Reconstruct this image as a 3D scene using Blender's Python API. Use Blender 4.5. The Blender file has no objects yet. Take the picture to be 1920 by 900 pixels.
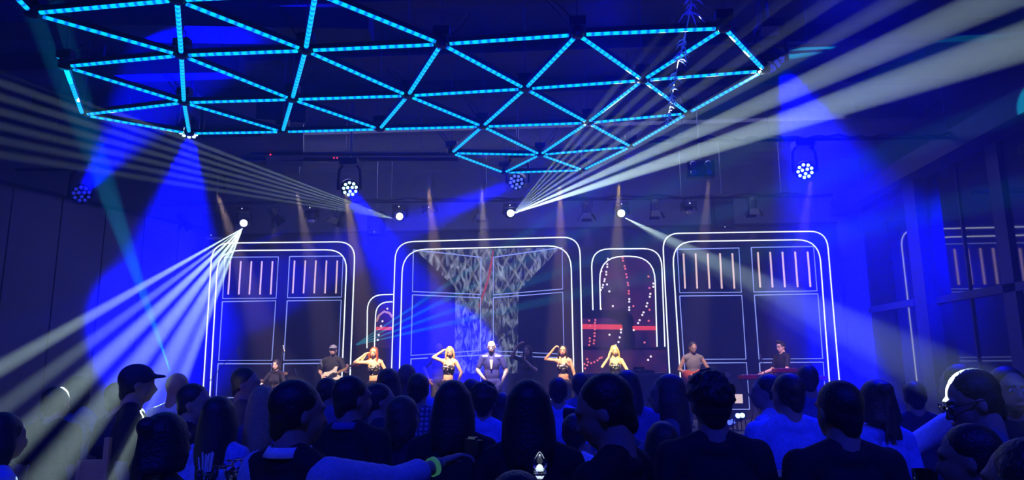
import bpy, math, random
from mathutils import Vector, Matrix, Euler
random.seed(7)
S = bpy.context.scene
COL = S.collection
PI = math.pi

# ---------------------------------------------------------------- camera
YAW, PIT, ROL, FPX, EYE = .0633, .1772, -.0081, 1306., 1.80
F = Vector((-math.sin(YAW)*math.cos(PIT), math.cos(YAW)*math.cos(PIT), math.sin(PIT)))
R0 = Vector((math.cos(YAW), math.sin(YAW), 0)); U0 = R0.cross(F)
RR = R0*math.cos(ROL)+U0*math.sin(ROL); UU = RR.cross(F)
C0 = Vector((0, 0, EYE))
cd = bpy.data.cameras.new('camera'); cam = bpy.data.objects.new('camera', cd); COL.objects.link(cam)
cam.matrix_world = Matrix(((RR.x, UU.x, -F.x, C0.x), (RR.y, UU.y, -F.y, C0.y), (RR.z, UU.z, -F.z, C0.z), (0, 0, 0, 1)))
cd.sensor_width = 36; cd.lens = FPX/1920*36; cd.clip_start = .05; S.camera = cam

def ray(x, y): return F+RR*((x-960)/FPX)+UU*((450-y)/FPX)
def at(x, y, Y):
    d = ray(x, y); return C0+d*(Y/d.y)
def atz(x, y, Z):
    d = ray(x, y); return C0+d*((Z-EYE)/d.z)

# ---------------------------------------------------------------- world, exposure
w = bpy.data.worlds.new('world'); S.world = w; w.use_nodes = True
w.node_tree.nodes['Background'].inputs[0].default_value = (.01, .012, .08, 1)
S.view_settings.view_transform = 'Standard'; S.view_settings.look = 'None'
S.view_settings.exposure = 0.0; S.view_settings.gamma = 1; S.view_settings.use_curve_mapping = False
S.cycles.use_denoising = True
S.cycles.max_bounces = 5; S.cycles.diffuse_bounces = 2; S.cycles.glossy_bounces = 3
S.cycles.transmission_bounces = 5; S.cycles.volume_bounces = 0; S.cycles.transparent_max_bounces = 8
S.cycles.sample_clamp_indirect = 3.0; S.cycles.sample_clamp_direct = 0
S.cycles.caustics_reflective = False; S.cycles.caustics_refractive = False

HAZE = .02
TR_Y, TR_Z = 15.4, 5.35      # rear lighting pipe
FR_Y = 12.5                  # front lighting pipe
SCR = 17.0                   # the picture wall's front
STG = .5                     # stage height

# ---------------------------------------------------------------- lights
def spot(p, q, deg, e, col=(1, 1, 1), bl=.4, soft=0, name='beam_light'):
    l = bpy.data.lights.new(name, 'SPOT'); l.energy = e; l.color = col
    if deg < 1: bl = 1.0       # one degree is the narrowest cone: soften it instead
    l.spot_size = math.radians(max(1.0, deg)); l.spot_blend = bl; l.shadow_soft_size = soft
    o = bpy.data.objects.new(name, l); o.location = p
    o.rotation_euler = (q-p).to_track_quat('-Z', 'Y').to_euler(); COL.objects.link(o)
    return o
BLUE = (.0, .0, 1); WHT = (.7, .97, .95); CYN = (.0, .5, 1)
# white fans of the four lit beam heads (source pixel, end pixels with depth)
BE = 3.0
s = at(455, 428, TR_Y-.2)
for x, y, Yd, dg, e in ((0, 690, 5.6, .9, 4.6), (0, 768, 5.2, .9, 2.0), (0, 860, 3.8, .9, 4.6), (85, 900, 3.4, .9, 4.6), (190, 900, 3.4, .9, 4.4), (290, 820, 5.0, .9, 2.4), (340, 720, 7.5, .9, 2.2)):
    spot(s, at(x, y, Yd), dg, 62000*e*BE, WHT)
s = at(961, 401, TR_Y-.2)
for x, y, dg, e in ((1285, 0, .8, .9), (1335, 0, .8, .9), (1395, 0, .9, .9), (1465, 0, 1.0, .9), (1555, 0, 1.2, 1.0), (1680, 0, 1.4, 1.1), (1865, 0, 2.1, 2.3), (1920, 78, 2.4, 2.8)):
    spot(s, at(x, y, 6.5), dg, 62000*e*BE, WHT)
s = at(741, 411, TR_Y-.45)
for k in range(7):
    spot(s, at(0, 128+k*27, 7.5), .75, 80000*(1-.07*k)*BE, WHT)
s = at(1169, 407, TR_Y-.2)
spot(s, at(1835, 735, 3.0), 1.3, 75000*BE, WHT, .6)
spot(s, at(1700, 735, 6.0), 1.3, 14000*BE, WHT, .6)
# blue washes (in front of their moving heads, except the last)
def toward(px, py, Y, tx, ty, TY, k):
    a = at(px, py, Y); return ((at(tx, ty, TY)-a).normalized()*(1-k)+(C0-a).normalized()*k)
def wspot(px, py, Y, tx, ty, TY, k, deg, e, bl):
    p = at(px, py, Y)+toward(px, py, Y, tx, ty, TY, k).normalized()*.16
    spot(p, at(tx, ty, TY), deg, e, BLUE, bl, .1, 'wash_light')
wspot(655, 352, FR_Y, 812, 640, 16.4, .8, 29, 110000, .5)
wspot(971, 340, FR_Y+.3, 600, 495, 15.6, .75, 15, 90000, .4)
wspot(1509, 319, FR_Y, 1585, 700, 13.9, .85, 23, 170000, .5)
spot(at(1470, 135, 9.0), at(1585, 420, 13.0), 34, 62000, BLUE, .7, .1, 'wash_light')
spot(at(357, 262, FR_Y-2.1), at(308, 600, 15.5), 30, 105000, BLUE, .6, .1, 'wash_light')
wspot(152, 365, 11.2, 395, 30, 9.0, .8, 24, 40000, .15)
spot(at(540, 432, TR_Y-.3), at(215, 556, 12.8), 7, 12000, BLUE, .2, .05, 'wash_light')  # spot added without a fixture for the bright patch on the left wall
# cyan beams from the stage edges
s = at(321, 702, 11.0)
spot(s, at(78, 0, 7.0), 5, 40000, CYN, .5)
s = at(664, 648, 15.9)
for x, y in ((860, 520), (870, 545), (875, 572), (870, 600)):
    spot(s, at(x, y, 14.6), 2.4, 60000, (0, .7, 1), .5)
# warm key light on the players from unseen lamps near the front pipe; soft downlights of the barndoor lamps
for x, y, e, c in ((700, 690, 560, (1, .62, .25)), (838, 690, 560, (1, .62, .28)), (920, 690, 470, (1, .84, .8)), (1055, 690, 560, (1, .62, .3)),
                   (1152, 680, 520, (1, .76, .2)), (1300, 690, 160, (1, .7, .5)), (620, 690, 220, (1, .75, .6)), (515, 700, 420, (1, .7, .6)), (1468, 670, 110, (1, .6, .8))):
    Yp = 14.3 if x == 920 else 15.0 if x != 515 else 15.8
    t = at(x, y, Yp); spot(Vector((t.x*.97, 12.2, 5.0)), t+Vector((0, 0, .15)), 13, e*(10 if e > 400 else 14), c, .6, .03, 'key_light')
for x in (515, 632, 903, 1100, 1228, 1411):
    t = at(x, 425, TR_Y); spot(t, t+Vector((0, .55, -4)), 46, 90, (1, .75, .6), .8, .05, 'barndoor_lamp_light')
# two added blue fills, no fixtures, on the middle and right of the crowd
spot(Vector((.7, 8.0, 6.85)), Vector((.3, 5.4, .4)), 38, 2600, BLUE, .9, .15, 'crowd_fill_light')
spot(Vector((3.3, 7.6, 6.85)), Vector((2.5, 4.6, .4)), 42, 3600, BLUE, .9, .15, 'crowd_fill_light')
# house wash over the audience, blue, unseen, from above and behind the camera
for x, e in ((-4.5, 340), (0, 310), (4.5, 440)):
    spot(Vector((x, -1.4, 6.4)), Vector((x*.8, 5.5, .9)), 70, e*BE, (.008, .02, 1), .8, .25, 'house_wash_light')
def area(loc, sx, sy, e, c, rx=0):
    l = bpy.data.lights.new('ambient_fill_light', 'AREA'); l.shape = 'RECTANGLE'; l.size = sx; l.size_y = sy; l.energy = e; l.color = c
    o = bpy.data.objects.new('ambient_fill_light', l); o.location = loc; o.rotation_euler = (rx, 0, 0); COL.objects.link(o)
area((0, 10.0, 6.75), 15, 6, 400, (.0, .0, 1))  # added blue ambient fill, no such fixture overhead
area((0, 14.4, 6.8), 12, 1.5, 330, (.45, .48, 1))  # added paler fill to lift the wall above the screens
spot(Vector((0, 4, 2.6)), Vector((0, 9, 7)), 130, 620, (.0, .0, 1), .9, .3, 'ambient_fill_light')  # added upward fill that keeps the ceiling blue, no lamp there

# ---------------------------------------------------------------- materials
MATS = {}
def mat(name, col, rough=.6, metal=0, emit=None, st=0, var=.12, scale=30, spec=.4, trans=0, bump=.0, sheen=0):
    if name in MATS: return MATS[name]
    m = bpy.data.materials.new(name); m.use_nodes = True; nt = m.node_tree; b = nt.nodes['Principled BSDF']
    b.inputs['Roughness'].default_value = rough; b.inputs['Metallic'].default_value = metal
    b.inputs['Specular IOR Level'].default_value = spec
    if trans: b.inputs['Transmission Weight'].default_value = trans
    if sheen: b.inputs['Sheen Weight'].default_value = sheen
    b.inputs['Base Color'].default_value = (*col, 1)
    if emit:
        b.inputs['Emission Color'].default_value = (*emit, 1); b.inputs['Emission Strength'].default_value = st
        m.cycles.emission_sampling = 'NONE'
    elif not trans:
        tc = nt.nodes.new('ShaderNodeTexCoord'); n = nt.nodes.new('ShaderNodeTexNoise'); n.inputs['Scale'].default_value = scale
        n.inputs['Detail'].default_value = 3
        r = nt.nodes.new('ShaderNodeValToRGB')
        r.color_ramp.elements[0].position = .3; r.color_ramp.elements[1].position = .7
        r.color_ramp.elements[0].color = tuple(c*(1-var) for c in col)+(1,); r.color_ramp.elements[1].color = tuple(min(1, c*(1+var)) for c in col)+(1,)
        nt.links.new(tc.outputs['Object'], n.inputs['Vector']); nt.links.new(n.outputs['Fac'], r.inputs[0]); nt.links.new(r.outputs[0], b.inputs['Base Color'])
        if bump:
            bp = nt.nodes.new('ShaderNodeBump'); bp.inputs['Strength'].default_value = bump; bp.inputs['Distance'].default_value = .01
            nt.links.new(n.outputs['Fac'], bp.inputs['Height']); nt.links.new(bp.outputs[0], b.inputs['Normal'])
    MATS[name] = m; return m
def emis(name, col, st):
    if name in MATS: return MATS[name]
    return mat(name, (.02, .02, .02), .5, 0, col, st)

M_black = mat('black_metal', (.012, .012, .014), .45, .3)
M_steel = mat('grey_steel', (.12, .12, .13), .35, .8)
M_chrome = mat('chrome', (.7, .7, .72), .15, 1)
M_dark = mat('dark_panel', (.018, .019, .024), .7, var=.2, scale=6)
M_floor = mat('dark_floor', (.03, .03, .035), .35, var=.3, scale=3)
M_ceil = mat('painted_ceiling', (.055, .055, .075), .8, var=.25, scale=1.5)
M_back = mat('grey_plaster', (.17, .17, .19), .8, var=.12, scale=2)
M_wallL = mat('partition_laminate', (.07, .07, .1), .55, var=.15, scale=1.3)
M_duct = mat('duct_metal', (.015, .015, .02), .6)
M_glassy = mat('smoked_glass', (.004, .004, .006), .04, 0, spec=1.0, var=.05)
MATS['smoked_glass'].node_tree.nodes['Principled BSDF'].inputs['IOR'].default_value = 1.9
M_frame = mat('window_frame', (.03, .03, .04), .4)
M_white = emis('white_line', (.86, .93, 1), 1.6)
M_lav = emis('lavender_line', (.3, .38, 1), 1.05)
M_bar = emis('warm_bar', (1, .68, .66), .95)
M_dotw = emis('white_dot', (1, .9, .95), 1.2)
M_dotr = emis('red_dot', (1, .18, .2), 1.0)
M_redbar = emis('red_light_bar', (1, .07, .07), .9)

# ---------------------------------------------------------------- mesh builder
class MB:
    def __init__(s, o=None): s.v = []; s.f = []; s.o = Vector(o) if o is not None else Vector((0, 0, 0))
    def add(s, vs, fs):
        k = len(s.v); s.v += [Vector(p)-s.o for p in vs]; s.f += [tuple(i+k for i in f) for f in fs]
    def box(s, a, b, M=None):
        vs = [Vector((x, y, z)) for x in (a[0], b[0]) for y in (a[1], b[1]) for z in (a[2], b[2])]
        if M is not None: vs = [M @ p for p in vs]
        s.add(vs, [(0, 1, 3, 2), (4, 6, 7, 5), (0, 4, 5, 1), (2, 3, 7, 6), (0, 2, 6, 4), (1, 5, 7, 3)]); return s
    def cbox(s, c, d, M=None):
        if M is None: return s.box([c[i]-d[i]/2 for i in range(3)], [c[i]+d[i]/2 for i in range(3)])
        return s.box([-d[i]/2 for i in range(3)], [d[i]/2 for i in range(3)], Matrix.Translation(c) @ M)
    def tube(s, pts, r, seg=8, r1=None, cap=True):
        pts = [Vector(p) for p in pts]; n = len(pts); vs = []; fs = []; prev = None
        for i, p in enumerate(pts):
            d = (pts[min(i+1, n-1)]-pts[max(i-1, 0)]).normalized()
            if prev is None:
                a = d.orthogonal().normalized()
            else:
                a = (prev-d*prev.dot(d)).normalized()
            prev = a; b = d.cross(a)
            rr = r[i] if isinstance(r, (list, tuple)) else (r if r1 is None else r+(r1-r)*i/(n-1))
            for k in range(seg):
                t = 2*PI*k/seg; vs.append(p+(a*math.cos(t)+b*math.sin(t))*rr)
        for i in range(n-1):
            for k in range(seg):
                fs.append((i*seg+k, i*seg+(k+1) % seg, (i+1)*seg+(k+1) % seg, (i+1)*seg+k))
        if cap: fs.append(tuple(range(seg-1, -1, -1))); fs.append(tuple((n-1)*seg+k for k in range(seg)))
        s.add(vs, fs); return s
    def lathe(s, prof, c=(0, 0, 0), seg=16, M=None):
        vs = []; fs = []; c = Vector(c); n = len(prof)
        for r, z in prof:
            for k in range(seg):
                t = 2*PI*k/seg; p = Vector((r*math.cos(t), r*math.sin(t), z))
                if M is not None: p = M @ p
                vs.append(p+c)
        for i in range(n-1):
            for k in range(seg):
                fs.append((i*seg+k, i*seg+(k+1) % seg, (i+1)*seg+(k+1) % seg, (i+1)*seg+k))
        fs.append(tuple(range(seg-1, -1, -1))); fs.append(tuple((n-1)*seg+k for k in range(seg)))
        s.add(vs, fs); return s
    def ball(s, c, r, M=None, u=14, v=9):
        if not isinstance(r, (tuple, list)): r = (r, r, r)
        c = Vector(c); vs = []; fs = []
        for i in range(1, v):
            ph = PI*i/v
            for k in range(u):
                t = 2*PI*k/u; p = Vector((r[0]*math.sin(ph)*math.cos(t), r[1]*math.sin(ph)*math.sin(t), r[2]*math.cos(ph)))
                if M is not None: p = M @ p
                vs.append(c+p)
        for e in (1, -1):
            p = Vector((0, 0, r[2]*e))
            if M is not None: p = M @ p
            vs.append(c+p)
        for i in range(v-2):
            for k in range(u): fs.append((i*u+k, (i+1)*u+k, (i+1)*u+(k+1) % u, i*u+(k+1) % u))
        T = (v-1)*u; B = T+1
        for k in range(u):
            fs.append((T, k, (k+1) % u)); fs.append((B, (v-2)*u+(k+1) % u, (v-2)*u+k))
        s.add(vs, fs); return s
    def cap(s, p, q, r0, r1, flat=1, M=None, seg=12):
        # tapered capsule
        p = Vector(p); q = Vector(q); d = (q-p); L = d.length
        if L < 1e-5: return s.ball(p, r0)
        d /= L; a = d.orthogonal().normalized()
        X = Vector((1, 0, 0)); a2 = X-d*X.dot(d)
        if a2.length > .2: a = a2.normalized()
        b = d.cross(a); vs = []; prof = []
        for k in range(1, 4): t = PI/2*k/4; prof.append((-r0*math.cos(t), r0*math.sin(t)))
        prof += [(0, r0), (L*.5, (r0+r1)/2), (L, r1)]
        for k in range(3, 0, -1): t = PI/2*k/4; prof.append((L+r1*math.cos(t), r1*math.sin(t)))
        fs = []
        for z, r in prof:
            for k in range(seg):
                t = 2*PI*k/seg; vs.append(p+d*z+a*(r*math.cos(t))+b*(r*math.sin(t)*flat))
        n = len(prof)
        for i in range(n-1):
            for k in range(seg): fs.append((i*seg+k, i*seg+(k+1) % seg, (i+1)*seg+(k+1) % seg, (i+1)*seg+k))
        vs += [p-d*r0, q+d*r1]; T = n*seg
        for k in range(seg): fs.append((T, (k+1) % seg, k)); fs.append((T+1, (n-1)*seg+k, (n-1)*seg+(k+1) % seg))
        s.add(vs, fs); return s
    def prism(s, pts, th, o, ax, ay):
        # polygon pts (2D) in plane o,ax,ay extruded by th along normal, centred
        ax = Vector(ax); ay = Vector(ay); nn = ax.cross(ay).normalized(); o = Vector(o); n = len(pts)
        vs = [o+ax*p[0]+ay*p[1]-nn*th/2 for p in pts]+[o+ax*p[0]+ay*p[1]+nn*th/2 for p in pts]
        fs = [tuple(range(n-1, -1, -1)), tuple(range(n, 2*n))]+[(i, (i+1) % n, n+(i+1) % n, n+i) for i in range(n)]
        s.add(vs, fs); return s
    def mesh(s, name, m, smooth=False):
        me = bpy.data.meshes.new(name); me.from_pydata(s.v, [], s.f); me.update()
        if m: me.materials.append(m)
        if smooth:
            me.polygons.foreach_set('use_smooth', [True]*len(me.polygons))
        return me
    def build(s, name, m, parent=None, smooth=False):
        o = bpy.data.objects.new(name, s.mesh(name, m, smooth)); COL.objects.link(o)
        if parent is not None: o.parent = parent
        return o

def tag(o, label=None, cat=None, group=None, kind=None):
    if label: o['label'] = label
    if cat: o['category'] = cat
    if group: o['group'] = group
    if kind: o['kind'] = kind
    return o
def thing(name, label, cat, loc=(0, 0, 0), rz=0, group=None, kind=None):
    o = bpy.data.objects.new(name, None); COL.objects.link(o); o.location = loc; o.rotation_euler = (0, 0, rz); o.empty_display_size = .1
    return tag(o, label, cat, group, kind)
def remeshed(mb, voxel, smooth=2, extra=None):
    me = mb.mesh('tmp', None); o = bpy.data.objects.new('tmp', me); COL.objects.link(o)
    md = o.modifiers.new('r', 'REMESH'); md.mode = 'VOXEL'; md.voxel_size = voxel; md.use_smooth_shade = True
    if smooth:
        sm = o.modifiers.new('s', 'SMOOTH'); sm.iterations = smooth; sm.factor = .5
    dg = bpy.context.evaluated_depsgraph_get(); out = bpy.data.meshes.new_from_object(o.evaluated_get(dg))
    bpy.data.objects.remove(o); bpy.data.meshes.remove(me)
    return out
def blob(name, mb, m, parent, voxel, smooth=2, fine=None):
    me = remeshed(mb, voxel, smooth); me.name = name
    me.materials.clear(); me.materials.append(m)
    if fine is not None:      # finely remeshed pieces (hands) joined on
        import bmesh
        bm = bmesh.new(); bm.from_mesh(me)
        m2 = fine if isinstance(fine, bpy.types.Mesh) else fine.mesh('h', None)
        bm.from_mesh(m2); bm.to_mesh(me); bm.free()
    me.polygons.foreach_set('use_smooth', [True]*len(me.polygons))
    o = bpy.data.objects.new(name, me); COL.objects.link(o); o.parent = parent
    return o

# ================================================================ the room
WX0, WX1, CZ, BY = -9.4, 7.9, 7.0, 18.0
tag(MB().box((-12, -3, -.1), (10, BY+.2, 0)).build('floor', M_floor), kind='structure', label='dark polished hall floor')
tag(MB().box((-12, -3, CZ), (10, BY+.2, CZ+.1)).build('ceiling', M_ceil), kind='structure', label='dark ceiling lit deep blue')
tag(MB().box((-12, BY, 0), (10, BY+.15, CZ)).build('wall_back', M_back), kind='structure', label='grey wall above the stage screens')
tag(MB().box((-12, -3.15, 0), (10, -3, CZ)).build('wall_front', M_dark), kind='structure')
# left wall: movable partition panels, slightly skewed, seams recessed
Lp0 = at(0, 343, 12.4); Lp1 = at(382, 430, 17.3); ld = Vector((Lp1.x-Lp0.x, Lp1.y-Lp0.y, 0)); ld.normalize()
ln = Vector((-ld.y, ld.x, 0))          # outward (left)
LZ = (Lp0.z+Lp1.z)/2
org = Vector((Lp0.x, Lp0.y, 0))-ld*13
Ml = Matrix((( ld.x, ln.x, 0, org.x), (ld.y, ln.y, 0, org.y), (0, 0, 1, 0), (0, 0, 0, 1)))
wl = tag(MB().box((0, .06, 0), (19.2, .25, CZ), Ml).build('wall_left', M_dark), kind='structure', label='partition wall of tall flat panels left of the stage')
k = 0; xx = .02
while xx < 18.8:
    wdt = 1.02
    p = MB().box((xx, 0, .06), (xx+wdt-.03, .07, LZ-.02), Ml).build('panel', M_wallL, wl); xx += wdt
MB().box((0, -.25, LZ), (19, .07, LZ+.5), Ml).build('soffit', M_dark, wl)
MB().box((0, -.02, 0), (19, .0, .12), Ml).build('baseboard', M_black, wl)
# right wall: smoked glass panes in frames with a rail
wr = tag(MB().box((WX1, -3, 0), (WX1+.2, BY, CZ)).build('wall_right', M_dark), kind='structure', label='dark glazed wall right of the stage mirroring the lit frames')
def pane(y0, y1, X, z0=.1, z1=5.5):
    MB().box((X, y0, z0), (X+.03, y1, z1)).build('pane', M_glassy, wr)
pane(14.87, 17.0, 7.4); pane(13.32, 14.36, 7.61); pane(12.3, 13.28, 7.61); pane(10.9, 11.95, 7.61); pane(9.8, 10.86, 7.61)
fr = MB()
for y0, y1, X in ((14.4, 14.86, 7.36), (13.28, 13.32, 7.58), (11.96, 12.29, 7.55), (10.865, 10.895, 7.58)):
    MB().box((X, y0, 0), (7.9, y1, 5.5)).build('post', M_frame, wr)
for y0, y1, X in ((14.87, 17.0, 7.34), (9.8, 14.4, 7.55)):
    MB().box((X, y0, 2.93), (X+.1, y1, 3.07)).build('rail', M_frame, wr)
MB().box((7.1, -3, 5.5), (7.9, BY, 5.9)).build('soffit', M_dark, wr)
# ceiling ribs and ducts
for yy in (5.2, 6.9, 8.7, 10.4, 12.1, 14.1, 16.2):
    tag(MB().box((-10, yy, 6.72), (7.6, yy+.22, CZ)).build('beam', M_duct, bpy.data.objects['ceiling']))
d0 = atz(250, 55, 6.2)
for (px, py, L, wd, rz, lab) in ((345, 45, 5.0, .5, .12, 'dark ceiling duct crossing above the left end of the tube grid'), (300, 128, 2.6, .25, .02, 'short dark ceiling channel behind the left tube grid')):
    c = atz(px, py, 6.35); t = thing('ceiling_duct', lab, 'duct', c, rz)
    MB().box((-L/2, -wd/2, -.15), (L/2, wd/2, .15)).build('duct_body', M_duct, t)
    for kx in (-.35, .35): MB().tube([(L*kx, 0, .1), (L*kx, 0, .64)], .012, 6).build('hanger', M_steel, t)
c = at(555, 285, 12.9); t = thing('ceiling_duct', 'dark boxy duct end hanging beside the front lighting pipe', 'duct', (c.x, c.y-.6, c.z), .35)
MB().box((-.35, -1.7, -.14), (.35, 1.1, .16)).build('duct_body', M_duct, t); MB().box((-.39, -1.74, -.18), (.39, -1.66, .2)).build('flange', M_black, t)
MB().tube([(0, 0, .1), (0, 0, 6.99-c.z)], .012, 6).build('hanger', M_steel, t)

# haze hanging in the whole hall
m = bpy.data.materials.new('stage_haze'); m.use_nodes = True; nt = m.node_tree; nt.nodes.clear()
v = nt.nodes.new('ShaderNodeVolumeScatter'); v.inputs['Density'].default_value = HAZE; v.inputs['Anisotropy'].default_value = 0
o = nt.nodes.new('ShaderNodeOutputMaterial'); nt.links.new(v.outputs[0], o.inputs['Volume'])
tag(MB().box((-11.9, -2.95, .02), (9.9, BY-.02, CZ-.02)).build('haze', m), 'thin theatrical haze filling the hall', 'haze', kind='stuff')

# stage platform
sp = tag(MB().box((-7.6, 13.7, 0), (7.0, 17.9, STG-.02)).build('stage_platform', mat('stage_skirt', (.02, .02, .025), .6)), 'low black stage with pale front edge', 'stage', kind='structure')
MB().box((-7.6, 13.66, STG-.05), (7.0, 17.9, STG)).build('deck', mat('stage_deck', (.06, .06, .07), .4), sp)
MB().box((-7.6, 13.63, STG-.06), (7.0, 13.655, STG+.005)).build('edge_strip', mat('pale_edge', (.5, .5, .5), .5), sp)

# ================================================================ picture wall
a0 = at(384, 690, SCR); a1 = at(1584, 690, SCR); topz = at(960, 441, SCR).z
sw = thing('led_screen_wall', 'black stage screen wall drawn with glowing rounded frames', 'screen', ((a0.x+a1.x)/2, SCR, STG))
O = sw.location.copy()
ztop = topz+.12
MB(O).box((a0.x-.1, SCR, STG), (a1.x+.1, SCR+.12, ztop)).build('screen_panel', mat('led_black', (.012, .012, .016), .45, var=.3, scale=60), sw)
MB(O).box((a0.x-.12, SCR-.03, ztop), (a1.x+.12, SCR+.15, ztop+.05)).build('top_rail', M_black, sw)
def P(x, y, dz=.012): return at(x, y, SCR-dz)
def rounded(pts, rad, n=7, closed=False):
    out = []; N = len(pts)
    for i, p in enumerate(pts):
        if not closed and i in (0, N-1): out.append(p); continue
        a = pts[i-1]; b = pts[(i+1) % N]; p2 = Vector(p); da = (Vector(a)-p2).normalized(); db = (Vector(b)-p2).normalized()
        for k in range(n+1):
            t = k/n; s0 = p2+da*rad; s1 = p2+db*rad
            q = s0*(1-t)**2+p2*2*t*(1-t)+s1*t*t
            q = q*.75+(p2+(da+db)*rad-(da*math.sin(t*PI/2)+db*math.cos(t*PI/2))*rad)*.25 if False else q
            out.append((q.x, q.y))
    return out
def line(pts, r, m, name='light_line', rad=0, closed=False, dz=.012):
    if rad: pts = rounded(pts, rad, closed=closed)
    w_ = [P(x, y, dz) for x, y in pts]
    if closed: w_.append(w_[0])
    mb = MB(O)
    # flat ribbon tube, square section
    mb.tube(w_, r, 6); return mb.build(name, m, sw)
W_ = .015
for pts, rd in (([(380, 745), (398, 456), (666, 453), (655, 740)], 34), ([(392, 765), (409, 470), (651, 468), (640, 730)], 40),
            ([(733, 730), (741.6, 453.8), (1087, 444), (1093, 730)], 34), ([(748, 730), (755, 468.5), (1070, 460), (1076.5, 730)], 44),
            ([(1111.7, 581.7), (1108.6, 467), (1239.7, 466), (1246.7, 650)], 34), ([(1126, 581), (1123.4, 480.6), (1227, 480.6), (1232, 650)], 46),
            ([(688, 653), (689, 553), (737.6, 552)], 30), ([(702, 653), (705, 566), (736, 566)], 26),
            ([(1257, 730), (1242, 437.8), (1550, 433.3), (1576, 740)], 32), ([(1279, 760), (1260, 453), (1535.6, 449), (1557, 740)], 42)):
    line(pts, W_, M_white, 'frame_line', rd)
for q in ([(421.6, 482.4), (522, 481.7), (517.6, 559), (417.5, 559.8)], [(543, 481), (643.4, 480.2), (640, 557), (539, 558.3)],
          [(417, 565.6), (517, 564), (509.6, 675.6), (410, 676)], [(538.5, 564), (639.7, 562.7), (635, 674.5), (532, 675.6)],
          [(408.8, 682), (509.6, 682), (506, 745), (405, 746)], [(532, 682), (635, 681), (632, 745), (529, 745)],
          [(775, 468.5), (901.9, 482.4), (901, 552), (773.5, 546.6)], [(773.5, 552.8), (901, 558.3), (901, 657.3), (770.6, 666.5)],
          [(925, 482.4), (1054, 464), (1055, 541.8), (925, 552.8)], [(925, 558.3), (1055, 548), (1057.7, 664), (925, 658)],
          [(770.6, 673), (901, 665.8), (901, 745), (769, 750)], [(925, 666), (1058, 671), (1060, 750), (925, 745)],
          [(1270, 467.5), (1385.5, 464.9), (1390, 548), (1274.4, 548.8)], [(1408.6, 464), (1525.4, 462.2), (1532, 545.3), (1413.5, 547.5)],
          [(1274.4, 555), (1390.8, 553.7), (1398.8, 673.2), (1282.4, 674)], [(1414.4, 553.3), (1533.4, 551), (1542.7, 672.3), (1423.2, 673.2)],
          [(1283, 680.8), (1399.7, 680), (1405.5, 767.4), (1288, 768)], [(1424, 680), (1543.6, 679), (1549, 766), (1429, 767)]):
    line(q, .0135, M_lav, 'cell_line', closed=True)
for tx, ty, bx, by in ((431.8, 490, 427.8, 552), (451.6, 490, 447.6, 552), (471.4, 490, 467.4, 552), (491.2, 490, 487.2, 552), (511, 490, 507.4, 552),
            (552.4, 488.6, 548.8, 550), (572.6, 488.6, 569, 550), (592.4, 488.6, 589, 550), (612.2, 488.6, 609.3, 550), (632.4, 488.6, 629.8, 550),
            (1281.5, 475.5, 1284.6, 541), (1304.2, 475.5, 1307.3, 541), (1326.8, 475.5, 1330.4, 541), (1350, 475, 1353.5, 541), (1373, 475, 1377, 541),
            (1421, 473, 1425.5, 539), (1444, 472.6, 1448.6, 539), (1467, 472.4, 1471.7, 538.6), (1490.8, 472, 1495.7, 538.4), (1514.3, 472, 1519.6, 538)):
    line([(tx, ty), (bx, by)], .021, M_bar, 'warm_bar')

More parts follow.
